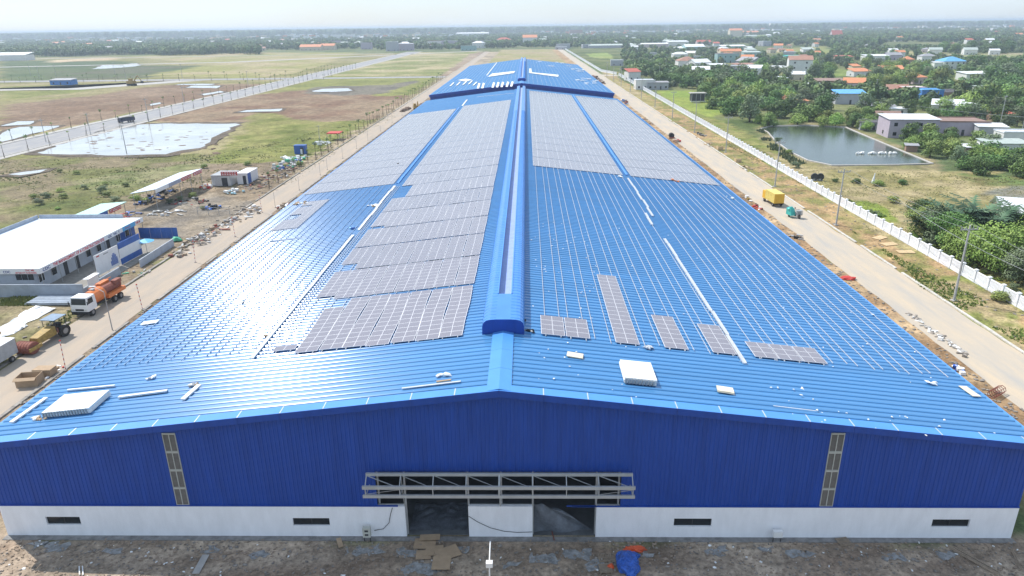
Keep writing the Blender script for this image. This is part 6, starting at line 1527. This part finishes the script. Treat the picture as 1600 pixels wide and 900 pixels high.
hp('long white factory roof far above the left road end', (738,58), 110, 40, 12, 'shed','white','white', 0, wins=0, rh=3)
hp('blue roofed shack at the far road junction', (95,133), 15, 8, 3.4, 'shed','blue','grey', 0, wins=3, rh=.8)
hp('long white roofed shed at the left picture edge', (5,95), 60, 20, 7, 'shed','white','white', 0, wins=0, rh=3)
hp('gate house at the end of the right road', (880,76), 22, 8, 7, 'flat','grey','white', 0, wins=2)
HOUSEPTS = [(o.location.x, o.location.y) for o in sc.objects if o.get('category') in ('house',)]
# smoke columns over the town
# tiny far houses: prototypes copied
far_rf = ['white','white','orange','grey','red','white','green','rust']; far_wl = ['white','cream','white','pink','white','grey','white','cream']
protos = [house('far house', 0, 0, random.uniform(9,15), random.uniform(7,11), random.uniform(3.5,6.5), random.choice(('gable','shed','hip','flat')), far_wl[i % 8], far_rf[i % 8], 0, wins=2, rh=2) for i in range(16)]
def in_view(x, y, mrg=1.06): return y > 60 and abs(x+.023*y) < .745*y*mrg
def scatter_far(n, y0, y1, xf0, xf1, sfun, grp, lbl, seed, mind=16):
    rr = random.Random(seed); k = 0; tries = 0
    while k < n and tries < n*40:
        tries += 1; y = y0*(y1/y0)**rr.random(); x = y*rr.uniform(xf0, xf1)
        if -60 < x < 72 and y < 1150: continue
        if vnoise(np.array([x]), np.array([y]), 110, 5)[0] < .36: continue
        if any(abs(x-a) < mind and abs(y-c) < mind for a, c in HOUSEPTS): continue
        i = rr.randrange(len(protos)); kind = ('%s walled %s roofed' % (far_wl[i % 8], far_rf[i % 8]))
        HOUSEPTS.append((x, y)); o = copy_tree(protos[i], (x, y, -.1), rr.uniform(-.5,.5), lbl % kind, sfun(y)); o['group'] = grp % kind; k += 1
scatter_far(50, 480, 1150, .10, .74, lambda y: random.uniform(.75,1.1), '%s houses in the nearer town', 'small %s house among the trees of the nearer town', 1, 24)
scatter_far(90, 1150, 2600, .02, .74, lambda y: random.uniform(.8,1.3), '%s houses in the far town', 'distant %s house in the hazy far town', 2, 28)
scatter_far(90, 1180, 2400, -.74, .02, lambda y: random.uniform(.9,1.5), '%s houses beyond the left fields', 'distant %s house beyond the left fields', 3, 22)
for t in protos: drop(t)
# countless roofs near the horizon: one mass
b = [MB() for _ in range(4)]; rr = random.Random(77)
for i in range(1500):
    y = 2200*(4.0)**(rr.random()**1.2); x = y*rr.uniform(-.76,.76)
    if vnoise(np.array([x]), np.array([y]), 420, 9)[0] < (.56 if x < 0 else .40): continue
    w_, d_, h_ = rr.uniform(8,22), rr.uniform(8,16), rr.uniform(8,14)
    q = b[min(3, int(rr.random()**2*4))]; q.box((x,y,0),(x+w_,y+d_,h_),rot=rr.uniform(-.4,.4))
for q, nm in zip(b, ('white','cream','orange','grey')): tag(q.build('distant_town', ROOFS[nm] if nm != 'cream' else WALLS['cream']), 'mass of tiny %s buildings near the hazy horizon' % nm, 'town', kind='stuff')

# ------------------------------------------------------------------ woods too many to count
import bmesh
hid = bpy.data.collections.new('wood_sources')        # not linked to the scene: only instanced
for k in range(4):
    rr = random.Random(40+k); q = MB()
    for j in range(5+k % 2):
        a = rr.uniform(0, 6.28); r_ = rr.uniform(0, 2.4) if j else 0; leafball(q, (r_*math.cos(a), r_*math.sin(a), rr.uniform(3.0,5.6)), rr.uniform(1.5,2.2), 42, .75, rr, .8)
    q.bar((0,0,0),(0,0,3.5),.25,4); o = bpy.data.objects.new('far_tree', q.mesh('far_tree', m_far if k < 3 else m_leaf[3])); hid.objects.link(o)
def wood(label, pts, scl, name='wood'):
    me_ = bpy.data.meshes.new(name); me_.from_pydata(pts, [], []); a = me_.attributes.new('size', 'FLOAT', 'POINT'); a.data.foreach_set('value', scl)
    o = link(name, me_); tag(o, label, 'wood', kind='stuff')
    ng = bpy.data.node_groups.new(name, 'GeometryNodeTree'); ng.interface.new_socket('Geometry', in_out='INPUT', socket_type='NodeSocketGeometry'); ng.interface.new_socket('Geometry', in_out='OUTPUT', socket_type='NodeSocketGeometry')
    N = ng.nodes; gi_, go = N.new('NodeGroupInput'), N.new('NodeGroupOutput'); ip = N.new('GeometryNodeInstanceOnPoints'); ci = N.new('GeometryNodeCollectionInfo')
    ci.inputs[0].default_value = hid; ci.inputs['Separate Children'].default_value = True; ci.inputs['Reset Children'].default_value = True
    m2p = N.new('GeometryNodeMeshToPoints'); na = N.new('GeometryNodeInputNamedAttribute'); na.data_type = 'FLOAT'; na.inputs['Name'].default_value = 'size'
    rv = N.new('FunctionNodeRandomValue'); rv.data_type = 'FLOAT_VECTOR'; rv.inputs[1].default_value = (0,0,6.28)
    for i_ in range(3): pass
    Lk = ng.links.new; Lk(gi_.outputs[0], m2p.inputs['Mesh']); Lk(m2p.outputs[0], ip.inputs['Points']); Lk(ci.outputs[0], ip.inputs['Instance']); ip.inputs['Pick Instance'].default_value = True
    Lk(rv.outputs[0], ip.inputs['Rotation']); Lk(na.outputs[0], ip.inputs['Scale']); Lk(ip.outputs[0], go.inputs[0])
    md = o.modifiers.new('instances', 'NODES'); md.node_group = ng; return o
HP = np.array(HOUSEPTS); TP = np.array(TREEPTS)
def pick(n, y0, y1, f0, f1, pw, dens_s, thr, seed, clear=14, s0=1.1, s1=1.8, excl=()):
    r = np.random.default_rng(seed); y = y0*(y1/y0)**(r.random(n)**pw); x = y*r.uniform(f0, f1, n)
    ok = ~((x > -75) & (x < 78) & (y < 1180)); ok &= vnoise(x, y, dens_s, seed)*.6+vnoise(x, y, dens_s*.3, seed+3)*.4 > thr
    ok &= y > y0+(vnoise(x, y*0+3, 130, 8)*.7+vnoise(x, y*0+3, 45, 9)*.3)*(.22*y0 if y0 > 900 else 0)
    for P in excl: ok &= ~inside(x, y, P)
    x, y = x[ok], y[ok]
    if clear:
        m = np.ones(len(x), bool)
        for hx, hy in HOUSEPTS: m &= ~((np.abs(x-hx) < clear) & (y > hy-clear*1.1) & (y < hy+clear))
        x, y = x[m], y[m]
    return x, y, r.uniform(s0, s1, len(x))
fields = [ppoly(q) for q in ([(1025,142),(1100,141),(1140,146),(1130,180),(1105,182),(1060,165)], [(1270,122),(1340,117),(1345,112),(1290,106),(1262,110)], [(1325,100),(1460,96),(1470,116),(1420,124),(1340,112)], [(1480,120),(1520,124),(1515,140),(1480,142)], [(1345,90),(1330,86),(1200,82),(1195,77),(1290,72),(1300,80)], [(1140,58),(1200,54),(1210,62),(1150,66)],[(1390,78),(1480,82),(1480,92),(1400,84)],[(1480,84),(1600,83),(1600,96),(1480,95)],[(1400,112),(1480,105),(1500,118),(1430,125)],[(915,84),(950,82),(960,92),(925,90)],[(1180,108),(1260,110),(1230,125),(1170,122)])]
near_ex = fields+[ppoly([(1188,201),(1205,192),(1262,192),(1322,195),(1345,205),(1460,256),(1620,262),(1620,800),(1000,800)])]
x, y, s = pick(4200, 330, 1150, .13, .78, .9, 70, .44, 101, 15, .75, 1.35, near_ex)
wood('scattered trees between the houses of the nearer town', [(a, c, -1.6) for a, c in zip(x, y)], s)
x, y, s = pick(26000, 1130, 3200, -.80, .82, .85, 130, .38, 102, 17, 1.1, 2.0, fields+[ppoly([(0,96),(0,84),(60,84),(200,82),(400,82),(400,120),(0,120)])])
wood('wooded belt of the far town and beyond the left fields', [(a, c, -2) for a, c in zip(x, y)], s)
x, y, s = pick(6000, 1010, 1500, -.80, -.36, 1., 60, .38, 103, 0, .8, 1.9, [ppoly([(-40,97),(-40,91),(75,91),(180,90),(180,98)])])
wood('dense tree belt behind the sandy strip on the left', [(a, c, -.3) for a, c in zip(x, y)], s)
x, y, s = pick(30000, 3000, 12500, -.82, .84, .9, 300, .24, 104, 0, 2.2, 4.6)
wood('endless dark woods running to the hazy horizon', [(a, c, -1) for a, c in zip(x, y)], s)
# grass tufts and reeds
def tufts(label, polys, n, hh, m, seed, name='grass'):
    b = MB(); rr = random.Random(seed); k = 0
    Ps = [ppoly(q) for q in polys]
    while k < n:
        P = rr.choice(Ps); X = [q[0] for q in P]; Y = [q[1] for q in P]; x, y = rr.uniform(min(X),max(X)), rr.uniform(min(Y),max(Y)); k += 1
        if not inside(np.array([x]), np.array([y]), P)[0] or vnoise(np.array([x]), np.array([y]), 6, seed)[0] < .4: continue
        for j in range(3):
            a = rr.uniform(0, PI); s = rr.uniform(.12,.4); h = hh*rr.uniform(.4,1.2); dx, dy = math.cos(a)*s, math.sin(a)*s; ox, oy = rr.uniform(-.2,.2), rr.uniform(-.2,.2)
            b.face([(x-dx,y-dy,-.25),(x+dx,y+dy,-.25),(x+dx*.3+ox,y+dy*.3+oy,h)])
    return tag(b.build(name, m), label, 'grass', kind='stuff')
tufts('dry grass tufts in the field behind the white fence', [[(1240,262),(1600,275),(1600,340),(1460,330),(1400,400),(1300,318)], [(1100,190),(1190,235),(1240,262),(1300,315),(1140,230)]], 9000, .15, m_grass, 5)
tufts('reeds and weeds on the near left bank of the pond', [[(1175,198),(1192,203),(1215,228),(1243,248),(1262,256),(1240,258),(1200,232)]], 2600, .8, m_leaf[3], 15, 'reeds')
tufts('green weeds on the right verge', [[(1330,360),(1400,400),(1600,500),(1600,540),(1440,450)]], 2200, .25, m_leaf[2], 6)
tufts('coarse grass of the left meadow', [[(0,330),(0,250),(340,240),(640,172),(560,215),(460,285),(300,300),(180,320)]], 12000, .15, m_grass, 7)
tufts('weeds on the left front verge', [[(0,500),(60,470),(135,460),(100,520),(0,560)], [(0,478),(0,460),(60,462),(50,478)]], 1800, .3, m_leaf[2], 8)
for i in range(26):
    rr = random.Random(i); p = gp(rr.uniform(20, 330), rr.uniform(262, 330)) if i < 22 else gp(rr.uniform(330, 480), rr.uniform(215, 262)); bush(p.x, p.y, rr.uniform(.2,.5), rr.choice((2,3,1)), 'low green scrub in the rough ground behind the site office' if i < 22 else 'low green scrub in the meadow beside the blue toilets', 'scrub behind the site office' if i < 22 else 'scrub beside the blue toilets')

# ------------------------------------------------------------------ haze
hb = MB().box((-13500,-400,-1.5),(13500,14500,41)); mh = bpy.data.materials.new('haze'); mh.use_nodes = True; t = mh.node_tree
for n in list(t.nodes):
    if n.type == 'BSDF_PRINCIPLED': t.nodes.remove(n)
v = t.nodes.new('ShaderNodeVolumePrincipled'); v.inputs['Density'].default_value = .00023; v.inputs['Color'].default_value = (.74,.86,.99,1); v.inputs['Anisotropy'].default_value = .2
t.links.new(v.outputs[0], [n for n in t.nodes if n.type == 'OUTPUT_MATERIAL'][0].inputs['Volume'])
hz_ = hb.build('haze', mh); hz_['kind'] = 'stuff'; hz_['label'] = 'pale daylight haze over the plain'
